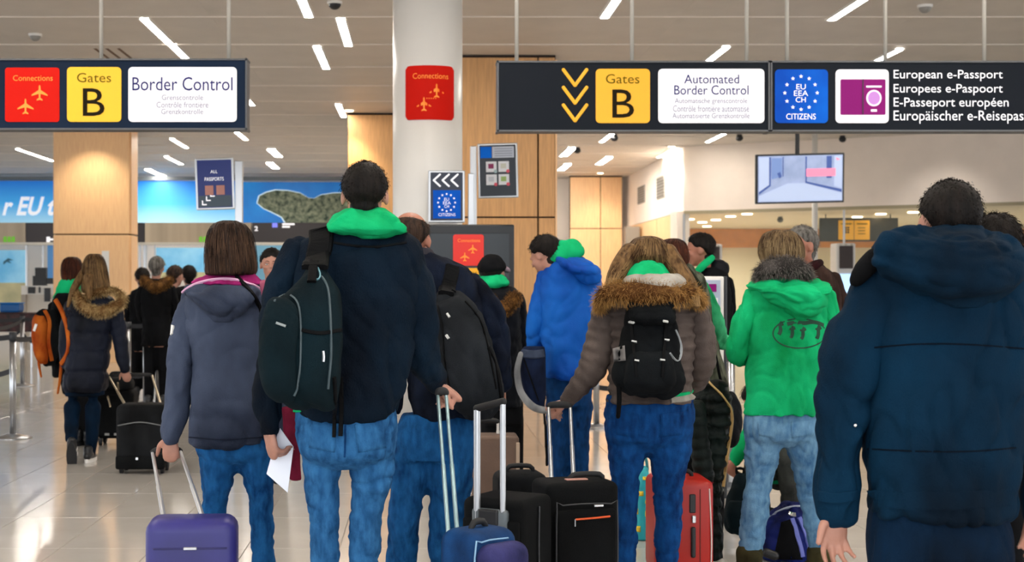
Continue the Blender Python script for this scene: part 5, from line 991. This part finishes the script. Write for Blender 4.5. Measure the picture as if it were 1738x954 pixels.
# ---- woman in the green hoodie
f = Fig(1325, 360, 'short-haired woman in a bright green hoodie with a grey fur collar and light jeans'); k = 360
ps = [f.torso([(470, 1298, 1372, .09), (480, 1282, 1392, .11), (496, 1270, 1406, .13), (560, 1270, 1408, .15), (640, 1266, 1400, .15), (695, 1262, 1384, .15), (706, 1264, 1382, .145)], fa=.03, fl=.1), f.arm([(1282, 505, 46), (1262, 555, 46), (1250, 592, 42, .02), (1256, 606, 36, .12), (1262, 600, 30, .25)], fa=.06), f.arm([(1398, 505, 46), (1412, 560, 44), (1410, 600, 40, .03), (1400, 606, 34, .14), (1385, 600, 28, .25)], fa=.06)]
j = f.wear('hoodie', ps, GREEN, fold=.009, fs=(7, 7, 6))
hd = f.wear('hood', [vl([(472, 1284, 1386, .12, -.04), (484, 1266, 1410, .14, -.06), (498, 1280, 1408, .145, -.09), (516, 1306, 1400, .12, -.11), (534, 1332, 1384, .09, -.12), (546, 1346, 1366, .05, -.12)], k, fa=.05)], GREEN, fold=.010, fs=(7, 7, 14), voxel=.008)
fur(f.r, 'fur_collar', [(1288, 478, -.02, 22), (1296, 460, -.10, 34), (1325, 452, -.14, 36), (1355, 456, -.13, 36), (1374, 478, -.04, 24)], k, 32, F_GREY, 3600, .03, label='grey fur collar')
f.head(1326, 428, 0, 5, h=.21, dy=.01); g, R = hairloft([(390, 1312, 1338, .04), (396, 1298, 1350, .08), (410, 1289, 1359, .105), (428, 1287, 1362, .11), (446, 1293, 1358, .10), (458, 1304, 1350, .075)], k, groove=.08); part(f.r, 'hair', g, H_BL, smooth=True); furpart(f.r, 'hair_strands', lock(R, 420), T_BL)
lg = [f.leg([(1296, 722, 66), (1297, 745, 68), (1289, 811, 52), (1282, 870, 48), (1273, 938, 42)], fa=.06), f.leg([(1352, 722, 64), (1359, 745, 60), (1372, 821, 48), (1384, 880, 44), (1391, 936, 38)], fa=.06, seed=2)]
tr = f.wear('jeans', [vl([(696, 1264, 1382, .115), (725, 1262, 1385, .13), (745, 1266, 1382, .12), (758, 1296, 1360, .07)], k), *lg], J_LIGHT, fold=.005, fs=(8, 8, 13), smooth=6); f.body(SKIN, .010, .4)
OLB = cloth('boot_olive', '#3d3a24', c2='#5a5435')
for x in (1272, 1392):
    c = W(x, 0, k); up, so = shoe_geo(c.x, c.y, 0, 5, 0, s=.95); o = part(f.r, 'boot', solid(up+[tb([(x, 938, 46), (x, 968, 42)], k)], .008, 2), OLB, smooth=True); part(o, 'sole', so, RUBBER)
for c4 in (((1284, 712), (1318, 716), (1316, 744), (1288, 740)), ((1342, 716), (1374, 712), (1370, 740), (1344, 744))): pat(f.r, 'jeans_pocket', [bvh(tr)], c4, J_LIGHT, .004, 6)
T_ = [bvh(j)]; INK = mat('print_ink', '#123d2c', .8); ring = [(1357+45*math.cos(a), 566+25*math.sin(a)) for a in np.linspace(.45, math.pi*2-.35, 40)]
o_ = rib(f.r, 'printed_oval', T_, ring, .006, INK, .0012, lift=.0006)
for i, (x, y, s) in enumerate(((1324, 553, 1), (1344, 560, .9), (1362, 562, .9), (1388, 560, 1))):
    rib(f.r, 'printed_figure', T_, [(x+3, y-7*s), (x, y), (x+2, y+8*s), (x-2, y+15*s)], .017*s, INK, .0012, lift=.0006); rib(f.r, 'printed_figure', T_, [(x-4, y-2), (x+1, y), (x+6, y-3)], .009, INK, .0014, lift=.0006)
rib(f.r, 'printed_figure', T_, [(1336, 550), (1352, 547), (1366, 549), (1380, 546), (1398, 552)], .018, INK, .0012, lift=.0006)
# ---- man in the brown jacket
f = Fig(1385, 290, 'grey-haired man in a brown jacket facing left behind the green hoodie woman'); k = 290
f.wear('jacket', [f.torso([(446, 1352, 1392, .09), (456, 1342, 1406, .12), (480, 1336, 1420, .14), (540, 1338, 1426, .15), (620, 1340, 1424, .15), (680, 1344, 1420, .15)], fa=.04), f.arm([(1412, 475, 32), (1426, 510, 32), (1424, 560, 28), (1410, 590, 24)], fa=.07), f.arm([(1345, 475, 32), (1336, 520, 30), (1336, 580, 26)])], BROWNJ, fold=.008)
f.wear('collar', [tb([(1362, 462, 16, -.08), (1380, 452, 18, -.10), (1392, 446, 14, -.04)], k)], cloth('maroon', '#2c1214', c2='#4a1d22'))
f.head(1359, 418, 118, 2, eyes=True); f.hair(H_GR, .03, 1200, .010, T_GR); f.wear('trousers', [vl([(670, 1346, 1418, .12), (710, 1346, 1418, .12)], k), f.leg([(1362, 720, 36), (1362, 860, 28)]), f.leg([(1402, 720, 36), (1402, 860, 28)])], BLK); f.shoes([(1362, 0, 0, 100, 0), (1402, 0, 0, 100, 0)], BLACK); f.body(SKIN2, .008, .4)
# ---- man half hidden behind the navy coat
f = Fig(1690, 420, 'curly dark-haired traveller mostly hidden behind the navy coat man'); k = 420
f.wear('jacket', [f.torso([(455, 1660, 1718, .09), (468, 1630, 1750, .12), (520, 1620, 1765, .15), (640, 1628, 1758, .15), (740, 1632, 1750, .15)]), f.arm([(1640, 490, 46), (1626, 580, 48), (1630, 690, 38)]), f.arm([(1745, 490, 46), (1758, 580, 48), (1756, 690, 38)])], BLK, fold=.006)
f.head(1688, 417, 10, 3); f.hair(H_DK, .065, 2200, .03, T_DK, seed=4); f.wear('trousers', [vl([(730, 1640, 1742, .12), (780, 1640, 1742, .12)], k), f.leg([(1664, 790, 50), (1664, 1040, 38)]), f.leg([(1716, 790, 50), (1716, 1040, 38)])], BLK); f.shoes([(1664, 0, 0, 0, 0), (1716, 0, 0, 0, 0)], BLACK); f.body(SKIN, .012, .4)
# ---- woman facing the camera
f = Fig(461, 240, 'dark-haired woman facing the camera between the grey jacket and the backpack'); k = 240
f.wear('jacket', [f.torso([(484, 448, 474, .07), (494, 428, 494, .11), (540, 424, 500, .14), (620, 428, 496, .14), (660, 430, 494, .14)]), f.arm([(434, 505, 26), (424, 570, 26), (428, 640, 20)]), f.arm([(490, 505, 26), (500, 570, 26), (496, 640, 20)])], VIOL, fold=.008)
f.head(461, 449, 183, 0, h=.225, eyes=True); f.hair(H_DK, .04, 600, .012, T_DK, low=[(0, 30), (40, 24), (62, 6), (85, -8), (100, -14), (118, -30), (180, -50)])
f.wear('trousers', [vl([(650, 434, 490, .12), (690, 434, 490, .12)], k), f.leg([(448, 690, 28), (448, 800, 22)]), f.leg([(476, 690, 28), (476, 800, 22)])], BLK); f.shoes([(448, 0, 0, 180, 0), (476, 0, 0, 180, 0)], BLACK); f.body(SKIN, .0065, .5)
# ---- far left woman with the fur hood, walking
f = Fig(150, 217, 'long-haired woman walking away in a navy padded parka with tan fur hood'); k = 217
j = f.wear('parka', [f.torso([(500, 128, 186, .10), (512, 118, 196, .13), (540, 113, 194, .15), (600, 112, 188, .155), (650, 107, 184, .16), (666, 108, 183, .155)], quilt=.15, qa=.13), f.arm([(192, 520, 28), (201, 560, 28), (206, 600, 25), (212, 628, 18)], quilt=.12), f.arm([(122, 520, 28), (114, 570, 28), (112, 620, 22)])], PARKA, fold=.006, voxel=.014)
fur(f.r, 'fur_trim', [(128, 496, -.10, 18), (140, 516, -.19, 22), (160, 529, -.22, 22), (190, 524, -.20, 22), (208, 508, -.14, 18), (196, 494, -.08, 16), (172, 494, -.10, 18), (150, 500, -.12, 16)], k, 20, F_TAN, 3600, .035, label='tan fur hood trim', wd=.0013)
f.head(160, 462, 0, 0, h=.20, dy=.02); g, R = hairloft([(431, 152, 168, .05), (436, 146, 174, .09), (450, 141, 179, .11), (470, 138, 183, .115), (490, 138, 186, .10, -.02), (498, 142, 184, .08, -.03)], k); part(f.r, 'hair', g, H_LT, smooth=True); furpart(f.r, 'hair_strands', lock(R, 260, .002), T_LT)
for pts in ([(150, 470, 16, -.12), (152, 492, 12, -.16), (151, 506, 6, -.2)], [(142, 462, 12, -.06), (126, 490, 12, -.12), (115, 520, 5, -.16)]): part(f.r, 'hair_lock', tb(pts, k, seg=24, fa=.15, fl=.4), H_LK, smooth=True)
f.core += hand(W(213, 628, k), (.1, .2, -.8), (0, .8, -.4), -1, .88, (60, 70, 40), .05)
f.wear('trousers', [vl([(650, 112, 180, .12), (672, 110, 178, .12)], k), f.leg([(123, 690, 29), (122, 715, 27, -.0), (121, 745, 23, -.12)]), f.leg([(159, 690, 30), (157, 730, 25), (153, 772, 21, .04)])], TRN, fold=.004)
f.shoes([(152, .02, 0, 0, 0)], BLACK, WHITE, 'sneaker', .9)
c = W(121, 765, k, -.18); up, so = shoe_geo(c.x, c.y, c.z-.02, 8, -62, s=.92); o = part(f.r, 'sneaker', solid(up, .008, 2), BLACK, smooth=True); part(o, 'sole', so, mat('sole_dark', '#202226', .6)); f.body(SKIN, .009, .4)
for i in range(2): part(o, 'white_stripe', xf(ell((.04, .0+.05*i, .06), (.006, .012, .035), (0, 0, 0), seg=8, ring=6), rotm(8, 62), (c.x, c.y, c.z-.02), .92), WHITE)
# ---- her companion with the orange backpack
f = Fig(112, 203, 'dark-coated companion in a green hood beside the fur-hooded woman'); k = 203
f.wear('coat', [f.torso([(494, 98, 130, .10), (506, 90, 134, .13), (540, 86, 132, .14), (600, 88, 132, .14), (640, 92, 132, .14)]), f.arm([(94, 520, 26), (92, 560, 26), (98, 600, 20)])], BLK, fold=.006); f.wear('hood', [vl([(472, 106, 146, .09), (482, 98, 152, .11), (496, 92, 140, .11), (508, 88, 120, .09)], k)], GREEN, fold=.006, label='green hood')
f.head(122, 463, -10, 0, h=.19, dy=.03); g, R = hairloft([(436, 116, 130, .04), (441, 108, 136, .08), (455, 104, 140, .1), (472, 105, 140, .1), (482, 110, 134, .08)], k); part(f.r, 'hair', g, H_RD, smooth=True); furpart(f.r, 'hair_strands', lock(R, 120, .002), T_RD)
f.wear('trousers', [vl([(630, 100, 140, .12), (670, 108, 150, .12)], k), f.leg([(128, 680, 24, .3), (132, 740, 20, .4), (134, 775, 18, .4)]), f.leg([(146, 680, 24, .3), (150, 740, 20, .4), (152, 775, 18, .4)])], BLK); f.shoes([(134, .4, 0, 0, 0), (152, .4, 0, 0, 0)], BLACK); f.body(SKIN, .014, .4)
t = thing('backpack', W(70, 570, k, -.2), 'orange backpack on the back of the dark-coated companion', 'backpack')
mb = part(t, 'main_body', solid([vl([(524, 72, 92, .05, -.18), (536, 60, 96, .09, -.19), (570, 58, 100, .10, -.2), (605, 66, 98, .09, -.19), (622, 76, 92, .05, -.18)], k, n=2.6)], .010, 2, fold=.005), BAGB, smooth=True)
fp = part(t, 'front_pocket', solid([vl([(534, 60, 76, .04, -.26), (548, 54, 82, .07, -.27), (575, 53, 82, .075, -.27), (605, 60, 84, .06, -.26), (618, 68, 80, .03, -.25)], k, n=2.4)], .010, 2, fold=.005), ORNG, smooth=True, label='orange pocket'); T_ = [bvh(mb), bvh(fp), bvh(j)]
rib(t, 'orange_strap', T_, [(94, 508), (104, 525), (114, 555), (117, 585), (112, 606), (104, 618)], .035, ORNG, .010); rib(t, 'orange_strap', T_, [(76, 528), (84, 545), (82, 580), (88, 612)], .03, ORNG, .008); rib(t, 'reflector', T_, [(62, 550), (60, 556), (58, 562)], .022, WHITE, .006)
for pts in ([(66, 600, 5, -.28), (66, 618, 5, -.28), (70, 640, 4, -.26)], [(104, 612, 5, -.25), (102, 640, 5, -.24), (98, 668, 4, -.22)]): part(t, 'hanging_strap', solid([tb(pts, k)], .008, 1), ORNG, smooth=True)
# ---- far group in black coats
def farp(px, k, top, label, hm, tm, coat, wide, headyaw=0, furm=None):
    f = Fig(px, k, label, None); b = gy(k); hp = .235*k; w_ = wide/2
    f.wear('coat', [f.torso([(top+hp*1.0, px-w_*.5, px+w_*.5, .09), (top+hp*1.18, px-w_*.85, px+w_*.85, .13), (top+hp*1.7, px-w_, px+w_, .15), (top+hp*3, px-w_*.9, px+w_*.9, .15), (top+hp*4.3, px-w_*.92, px+w_*.92, .15)], fa=.04), *[f.arm([(px+s*w_*.85, top+hp*1.5, .11*k), (px+s*w_*1.05, top+hp*2.3, .11*k), (px+s*w_*.9, top+hp*3, .09*k, .1)]) for s in (-1, 1)]], coat, fold=.008)
    f.head(px, top+hp*.5, headyaw, 5); f.hair(hm, .06, 700, .02, tm)
    f.wear('trousers', [f.leg([(px+s*w_*.4, top+hp*4, .15*k), (px+s*w_*.45, b-.1*k, .11*k)]) for s in (-1, 1)], BLK); f.shoes([(px+s*w_*.45, 0, 0, headyaw, 0) for s in (-1, 1)], BLACK); f.body(SKIN, .016, .5)
    if furm: fur(f.r, 'fur_trim', [(px-w_*.7, top+hp*1.1, -.08), (px, top+hp*1.45, -.16), (px+w_*.7, top+hp*1.1, -.08)], k, .13*k, furm, 900, .035, wd=.0016)
farp(266, 150, 437, 'white-haired traveller in a long black coat with brown fur, far left group', H_GR, T_GR, BLK, 58, 0, F_BRN)
farp(298, 146, 452, 'bare-headed bald traveller beside the white-haired one in the far left group', H_BR, T_BR, BLK, 50, -30)
farp(320, 143, 452, 'dark-haired traveller at the right of the far left group', H_DK, T_DK, BLK, 50, 20)
farp(241, 139, 456, 'dark-haired traveller at the left of the far left group by the wood column', H_DK, T_DK, BLK, 46, 20)
# ---- crouching traveller behind the green hoodie woman
f = Fig(1290, 300, 'crouching traveller with green sleeves behind the light jeans'); k = 300
f.wear('sweater', [f.torso([(700, 1275, 1320, .10), (715, 1262, 1335, .15), (760, 1268, 1345, .17), (800, 1278, 1345, .16), (820, 1285, 1340, .13)]), f.arm([(1275, 730, 28, -.05), (1258, 762, 26, -.1), (1244, 785, 22, -.1)])], GREEN, fold=.006)
f.head(1290, 682, 60, 40, h=.22); f.hair(H_DK, .05, 500, .02, T_DK); f.core += [tb([(1244, 786, 17, -.1), (1236, 794, 16, -.1), (1250, 806, 14, -.1)], k)]+hand(W(1248, 803, k, -.1), (.8, -.1, -.5), (0, .3, -1), 1, .9, (40, 50, 30))
f.wear('trousers', [f.leg([(1320, 810, 50), (1285, 790, 44, -.2), (1292, 870, 34, -.1)]), f.leg([(1338, 810, 50), (1340, 780, 44, -.25), (1342, 880, 32, -.1)])], cloth('grey_trousers', '#3c3f3f', c2='#5e625e'), fold=.004); f.shoes([(1292, -.1, 0, 40, 0), (1342, -.1, 0, 20, 0)], BLACK); f.body(SKIN2, .009, .4)
# ================================================ LUGGAGE AND LOOSE THINGS
CASEB = cloth('case_black', '#0c0d0f', c2='#1b1d20', scale=5, bump=.8, bscale=600, rough=.7); CASEG = cloth('case_charcoal', '#17191c', c2='#2c2f33', scale=5, bump=.7, bscale=500, rough=.7)
class Case:
    """upright wheeled case; local frame x right, y away, z up; placed at pixel x, scale k, turned by yaw"""
    def __init__(s, px, k, w_, d, h, yaw, label, m, bev=.03, name='suitcase', cat_='suitcase', tilt=0, group=None):
        c = W(px, 0, k); s.w, s.d, s.h = w_, d, h; s.t = thing(name, (c.x, c.y, 0), label, cat_, group, 0); s.o = np.array([c.x, c.y, 0]); s.M = np.array(Matrix.Rotation(math.radians(yaw), 3, 'Z')@Matrix.Rotation(math.radians(-tilt), 3, 'X'))
        s.add('shell', rbox((0, 0, h/2+.035), (w_, d, h-.05), bev, 4), m, True)
        for i, (a, b) in enumerate(((-1, -1), (1, -1), (-1, 1), (1, 1))):
            th = np.linspace(0, 2*math.pi, 14, endpoint=False); R = [np.stack([np.full(14, a*(w_/2-.04)+e), b*(d/2-.045)+.028*np.cos(th), .028+.028*np.sin(th)], 1) for e in (-.012, .012)]; s.add('wheel', skinrings(R), RUBBER, False)
            s.add('wheel_fork', rbox((a*(w_/2-.04), b*(d/2-.045), .045), (.036, .04, .045), .006, 1), BLACK)
    def add(s, name, g, m, sm=False, label=None):
        return part(s.t, name, (g[0]@s.M.T+s.o, g[1]), m, smooth=sm, label=label)
    def P(s, x, y, z): return np.array([x, y, z])@s.M.T+s.o
    def handle(s, pts, k, bar=True, r=.009, m=ALU, grip=True):
        """pts: pairs (local foot x, y) -> pixel top (px, py, dy)"""
        tops = []
        for (fx, fy, tx, ty, dy) in pts:
            a = s.P(fx, fy, s.h-.03); b = np.array(W(tx, ty, k, dy)[:]); mid = a*.5+b*.5; tops.append(b)
            part(s.t, 'handle_tube', tube3([(*a, r), (*mid, r)], seg=12, step=.08), m, smooth=True); part(s.t, 'handle_tube', tube3([(*mid, r*.8), (*b, r*.8)], seg=12, step=.08), m, smooth=True)
        if grip: c = (tops[0]+tops[1])/2; u = (tops[1]-tops[0])*.12; part(s.t, 'grip', tube3([(*tops[0], .011), (*(tops[0]+u+np.array([0, 0, .006])), .014), (*(c+np.array([0, 0, .008])), .015), (*(tops[1]-u+np.array([0, 0, .006])), .014), (*tops[1], .011)], seg=14, step=.02), RUBBER, smooth=True)
    def grab(s, x, z, l=.12): s.add('top_handle', tube3([(x-l/2, 0, z, .009), (x-l/2+.015, 0, z+.022, .011), (x+l/2-.015, 0, z+.022, .011), (x+l/2, 0, z, .009)], seg=10, step=.02), RUBBER, True)
    def line(s, pts, m, r=.0035, name='zip'): s.add(name, tube3([(*p, r) for p in pts], seg=8, step=.05), m, True)
# violet hard case
VIO = mat('violet_shell', '#201d6c', .42, var=.2, scale=3, c2='#2c2a7e')
c_ = Case(327, 490, .31, .19, .575, 4, 'violet-blue hard-shell suitcase pulled by the grey-jacket woman', VIO, .045)
c_.add('seam_groove', rbox((0, -.096, .49), (.25, .006, .005), .001, 1), mat('violet_dark', '#1c1a55', .5))
c_.add('name_plate', rbox((.0, -.097, .49), (.045, .008, .010), .002, 1), ALU); c_.handle([(-.10, .05, 259, 768, .05), (.04, .05, 306, 766, .05)], 430)
for a in (-1, 1): c_.add('corner_guard', ell((a*.15, -.06, .06), (.03, .05, .04)), BLACK, True)
# black case with orange zip
c_ = Case(975, 425, .30, .22, .60, 14, 'black soft suitcase with an orange zip pulled by the taupe-jacket woman', CASEB, .03)
ORZ = mat('orange_zip', '#d2501c', .5)
c_.add('front_pocket', rbox((0.0, -.125, .29), (.25, .04, .44), .018, 3), CASEB, True); c_.line([(-.05, -.152, .475), (.03, -.152, .478), (.09, -.152, .482)], ORZ, .004, 'orange_zip'); c_.add('zip_pull', rbox((-.055, -.156, .462), (.008, .006, .03), .002, 1), CHROME)
c_.add('name_plate', rbox((.045, -.15, .525), (.04, .006, .010), .002, 1), CHROME); c_.line([(-.125, -.145, .05), (-.125, -.145, .50), (-.10, -.145, .53), (.10, -.145, .53), (.125, -.145, .50), (.125, -.145, .05)], mat('zip_dark', '#2c2e31', .5), .003)
for z in (.52, .44, .34, .2): c_.add('zip_pull', rbox((-.152, -.06, z), (.008, .014, .028), .003, 1), CHROME)
c_.add('luggage_tag', rbox((-.153, -.07, .10), (.008, .03, .12), .003, 1), ORZ); c_.grab(.05, .605, .14); c_.add('paper_tag', rbox((.0, -.02, .612), (.09, .03, .006), .002, 1), mat('tag_pink', '#b9877a', .6))
c_.handle([(-.075, .06, 931, 690, .02), (.02, .06, 968, 690, .02)], 405)
# black case with grey handle bracket
c_ = Case(862, 445, .26, .26, .575, -32, 'black suitcase with grey telescopic handle bracket beside the orange-zip case', CASEB, .03)
c_.add('back_panel', rbox((-.0, -.132, .27), (.24, .02, .48), .01, 2), CASEB, True); c_.add('handle_bracket', rbox((-.0, -.135, .50), (.15, .035, .10), .012, 2), mat('bracket_grey', '#5e666b', .45, .3), True); c_.add('bracket_recess', rbox((-.0, -.15, .52), (.085, .02, .06), .008, 2), BLACK)
for x, ytop, r in ((-.055, 690, .013), (.055, 676, .011)):
    a = c_.P(x, -.14, .47); b = np.array([a[0], a[1], W(0, ytop, 445).z]); part(c_.t, 'handle_tube', tube3([(*a, r), (*b, r)], seg=12, step=.1), ALU, smooth=True)
part(c_.t, 'grip', tube3([(*c_.P(-.058, -.14, W(0, 690, 445).z), .014), (*c_.P(.058, -.14, W(0, 676, 445).z), .014)], seg=12, step=.03), RUBBER, smooth=True); c_.line([(.125, .08, .06), (.135, 0, .3), (.135, 0, .55)], mat('zip_dark', '#2c2e31', .5))
# black case behind and brown case
c_ = Case(882, 385, .22, .2, .555, 8, 'black suitcase with a top grab handle behind the grey handle bracket', CASEG, .04); c_.grab(0, .565, .12); c_.add('front_pocket', rbox((0, -.11, .26), (.18, .03, .36), .012, 2), CASEG, True)
BRC = mat('brown_case', '#5a4538', .6, var=.2, scale=8, bump=.4)
c_ = Case(840, 312, .25, .2, .565, 0, 'brown suitcase with pale handle posts behind the black ones', BRC, .02); c_.add('side_strip', rbox((.118, -.10, .3), (.02, .012, .48), .003, 1), mat('pale_strip', '#a48f7c', .6)); c_.handle([(-.09, .04, 811, 716, 0), (.02, .04, 845, 716, 0)], 312, m=WHITE)
# small blue case in front
BLS = cloth('small_case_blue', '#123a72', c2='#235a9c', rough=.6); LIL = cloth('small_case_lilac', '#3d3d78', c2='#55549a', rough=.6)
c_ = Case(812, 520, .22, .18, .585, 42, 'small blue suitcase with a lilac front pocket in front of the black cases', BLS, .05)
c_.add('front_pocket', rbox((.0, -.11, .31), (.19, .10, .50), .045, 4), LIL, True, label='lilac front pocket'); c_.grab(.0, .59, .07)
c_.line([(-.10, -.086, .05), (-.10, -.086, .52), (-.07, -.086, .565), (.05, -.086, .565)], mat('zip_pale', '#7fa8c8', .5), .003)
for x in (.02, .045): c_.add('zip_pull', rbox((x, -.158, .46), (.009, .006, .045), .002, 1), CHROME)
c_.handle([(-.085, .05, 743, 668, .05), (-.045, .05, 757, 668, .05)], 500, r=.0075, m=mat('tube_teal_steel', '#8fa9ae', .3, .8))
# red hard case
REDC = mat('red_shell', '#a81404', .4, var=.1, scale=3)
c_ = Case(1152, 366, .27, .30, .49, 0, 'bright red hard suitcase behind the deep blue jeans', REDC, .035)
c_.add('lock_panel', rbox((.035, -.151, .395), (.028, .012, .085), .004, 1), BLACK); c_.add('lock', rbox((.04, -.156, .325), (.018, .014, .035), .003, 1), CHROME); c_.add('side_handle', rbox((.038, -.153, .22), (.022, .022, .14), .008, 2), BLACK)
c_.line([(.112, -.148, .03), (.122, -.148, .2), (.112, -.148, .46)], mat('case_piping', '#d7c6bf', .5), .0035, 'piping'); c_.add('seam_groove', rbox((.07, -.15, .25), (.004, .006, .42), .001, 1), mat('red_dark', '#5e0f06', .5)); c_.grab(0, .50)
# teal bag with yellow spots
c = W(1088, 0, 311); t = thing('shopping_bag', (c.x, c.y, 0), 'turquoise bag with yellow round prints behind the left deep blue leg', 'bag')
o = part(t, 'bag_body', solid([vl([(792, 1082, 1100, .03), (810, 1076, 1104, .06), (860, 1070, 1110, .08), (900, 1068, 1114, .09), (914, 1070, 1112, .08)], 311, n=3)], .008, 2, fold=.006), mat('bag_turquoise', '#1fa9b8', .5, bump=.2), smooth=True); T_ = [bvh(o)]
for x, y, r in ((1082, 898, 5), (1078, 868, 5), (1100, 872, 5), (1088, 838, 4), (1098, 852, 3), (1104, 905, 4), (1094, 812, 3)): pat(t, 'yellow_print', T_, ((x-r, y-r), (x+r, y-r), (x+r, y+r), (x-r, y+r)), mat('print_yellow', '#e0c331', .6), .003, 3)
part(t, 'carry_loop', tube3([(*W(1084, 796, 311), .008), (*W(1088, 778, 311), .008), (*W(1096, 778, 311), .008), (*W(1099, 796, 311), .008)], seg=10, step=.02), mat('loop_teal', '#2f7f88', .6), smooth=True)
# dark quilted coat over the arm
QC = cloth('quilted_dark_green', '#0d1714', c2='#22302c', rough=.45, scale=6); k = 352
c = W(1210, 760, k); t = thing('coat', c, 'dark green quilted coat with tan piping hanging over an arm beside the red suitcase', 'coat')
o = part(t, 'coat_body', solid([vl([(640, 1182, 1224, .06), (660, 1178, 1244, .09), (720, 1176, 1246, .10), (780, 1182, 1240, .09), (820, 1192, 1230, .08), (880, 1196, 1228, .07), (948, 1200, 1228, .06)], k, quilt=.065, qa=.16, n=2.2)], .007, 1, fold=.008, fs=(9, 9, 7)), QC, smooth=True)
part(t, 'sleeve', solid([tb([(1184, 690, 30, -.12), (1186, 740, 34, -.13), (1192, 785, 36, -.13), (1195, 812, 36, -.12)], k, quilt=.05, qa=.14)], .006, 1), QC, smooth=True)
part(t, 'sleeve_lining', ell(tuple(W(1196, 819, k, -.13)), (.040, .04, .012)), cloth('lining_red', '#8c1430', c2='#b5213f'), smooth=True, label='red sleeve lining')
rib(t, 'piping', [bvh(o)], [(1200, 646), (1222, 668), (1238, 690), (1242, 716), (1234, 770), (1227, 826)], .009, mat('piping_tan', '#b3935a', .6), .006)
t = thing('handbag', W(1240, 710, 345), 'round black padded bag hanging behind the dark quilted coat', 'bag')
part(t, 'bag_body', solid([ell(tuple(W(1240, 712, 342, .28)), (.072, .06, .155))], .010, 2, fold=.006), BLKP, smooth=True); part(t, 'carry_strap', tube3([(*W(1232, 680, 342, .28), .008), (*W(1222, 640, 342, .1), .008), (*W(1214, 600, 342, .1), .008)], seg=8, step=.03), WEB, smooth=True)
# teal-black rucksack on the floor
k = 318; t = thing('rucksack', W(1250, gy(k), k), 'dark teal rucksack standing on the floor left of the light jeans', 'backpack')
o = part(t, 'main_body', solid([vl([(800, 1250, 1268, .04), (818, 1242, 1276, .09), (850, 1232, 1282, .11), (885, 1227, 1286, .12), (904, 1232, 1282, .11)], k, n=2.6)], .009, 2, fold=.006), TEALB, smooth=True)
part(t, 'front_pocket', solid([vl([(850, 1238, 1266, .04, -.10), (870, 1232, 1270, .06, -.11), (898, 1236, 1268, .05, -.11)], k)], .009, 2), TEALB, smooth=True); part(t, 'haul_loop', tube3([(*W(1252, 806, k), .008), (*W(1250, 796, k), .008), (*W(1262, 796, k), .008), (*W(1262, 806, k), .008)], seg=8, step=.02), WEB, smooth=True)
# royal blue bag between the legs
k = 336; t = thing('holdall', W(1332, gy(k), k), 'royal blue backpack with pale blue straps standing between the light jeans', 'backpack'); RB = cloth('royal_blue', '#101f6a', c2='#2438a0', rough=.5)
o = part(t, 'main_body', solid([vl([(852, 1330, 1358, .05), (866, 1312, 1368, .09), (890, 1298, 1374, .12), (920, 1292, 1380, .13), (948, 1292, 1384, .12)], k, n=2.5)], .008, 2, fold=.010, fs=(8, 8, 8)), RB, smooth=True); T_ = [bvh(o)]
pat(t, 'black_panel', T_, ((1326, 886), (1346, 880), (1362, 950), (1312, 950)), BLK, .006, 6, label='black mesh back panel')
for q in ([(1344, 880), (1352, 905), (1362, 945)], [(1356, 878), (1366, 905), (1376, 945)]): rib(t, 'shoulder_strap', T_, q, .022, mat('strap_periwinkle', '#6a74c4', .6), .008)
rib(t, 'reflective_trim', T_, [(1300, 882), (1322, 868), (1346, 860), (1362, 860)], .008, mat('trim_grey', '#9aa3b5', .5), .005); rib(t, 'buckle', T_, [(1338, 872), (1344, 874), (1350, 874)], .022, CHROME, .008)
part(t, 'side_bottle', solid([tb([(1300, 938, 16, -.12), (1316, 944, 16, -.13)], k)], .006, 1), BLACK, smooth=True)
# luggage of the far left pair
c_ = Case(245, 229, .38, .26, .50, 0, 'charcoal soft suitcase rolling right of the fur-hooded woman', CASEG, .05); c_.add('front_pocket', rbox((0, -.14, .25), (.33, .05, .26), .022, 3), CASEG, True); c_.add('lower_band', rbox((0, -.15, .09), (.36, .05, .10), .015, 2), CASEB, True)
c_.line([(-.16, -.166, .36), (0, -.168, .385), (.16, -.166, .36)], mat('zip_grey2', '#6a6c6e', .5), .004); c_.add('logo_mark', rbox((-.02, -.178, .12), (.02, .004, .02), .002, 1), CHROME)
c_.handle([(-.14, .05, 185, 639, .1), (.12, .05, 258, 637, .1)], 217, r=.010, m=mat('champagne_tube', '#b9a98c', .3, .7))
c_ = Case(199, 195, .33, .26, .47, 0, 'black suitcase behind the charcoal one rolling with the far left pair', CASEB, .05); c_.add('top_bag', rbox((0, 0, .52), (.28, .22, .12), .05, 3), CASEG, True); c_.grab(0, .60)
for x in (-.06, .02): c_.add('label_spot', rbox((x, -.132, .10), (.04, .006, .02), .002, 1), mat('pale_mark', '#8f8f8c', .6))
c_.handle([(-.10, .05, 187, 690, .0), (.0, .05, 200, 650, .0)], 205, r=.009, m=mat('champagne_tube', '#b9a98c', .3, .7), grip=False)
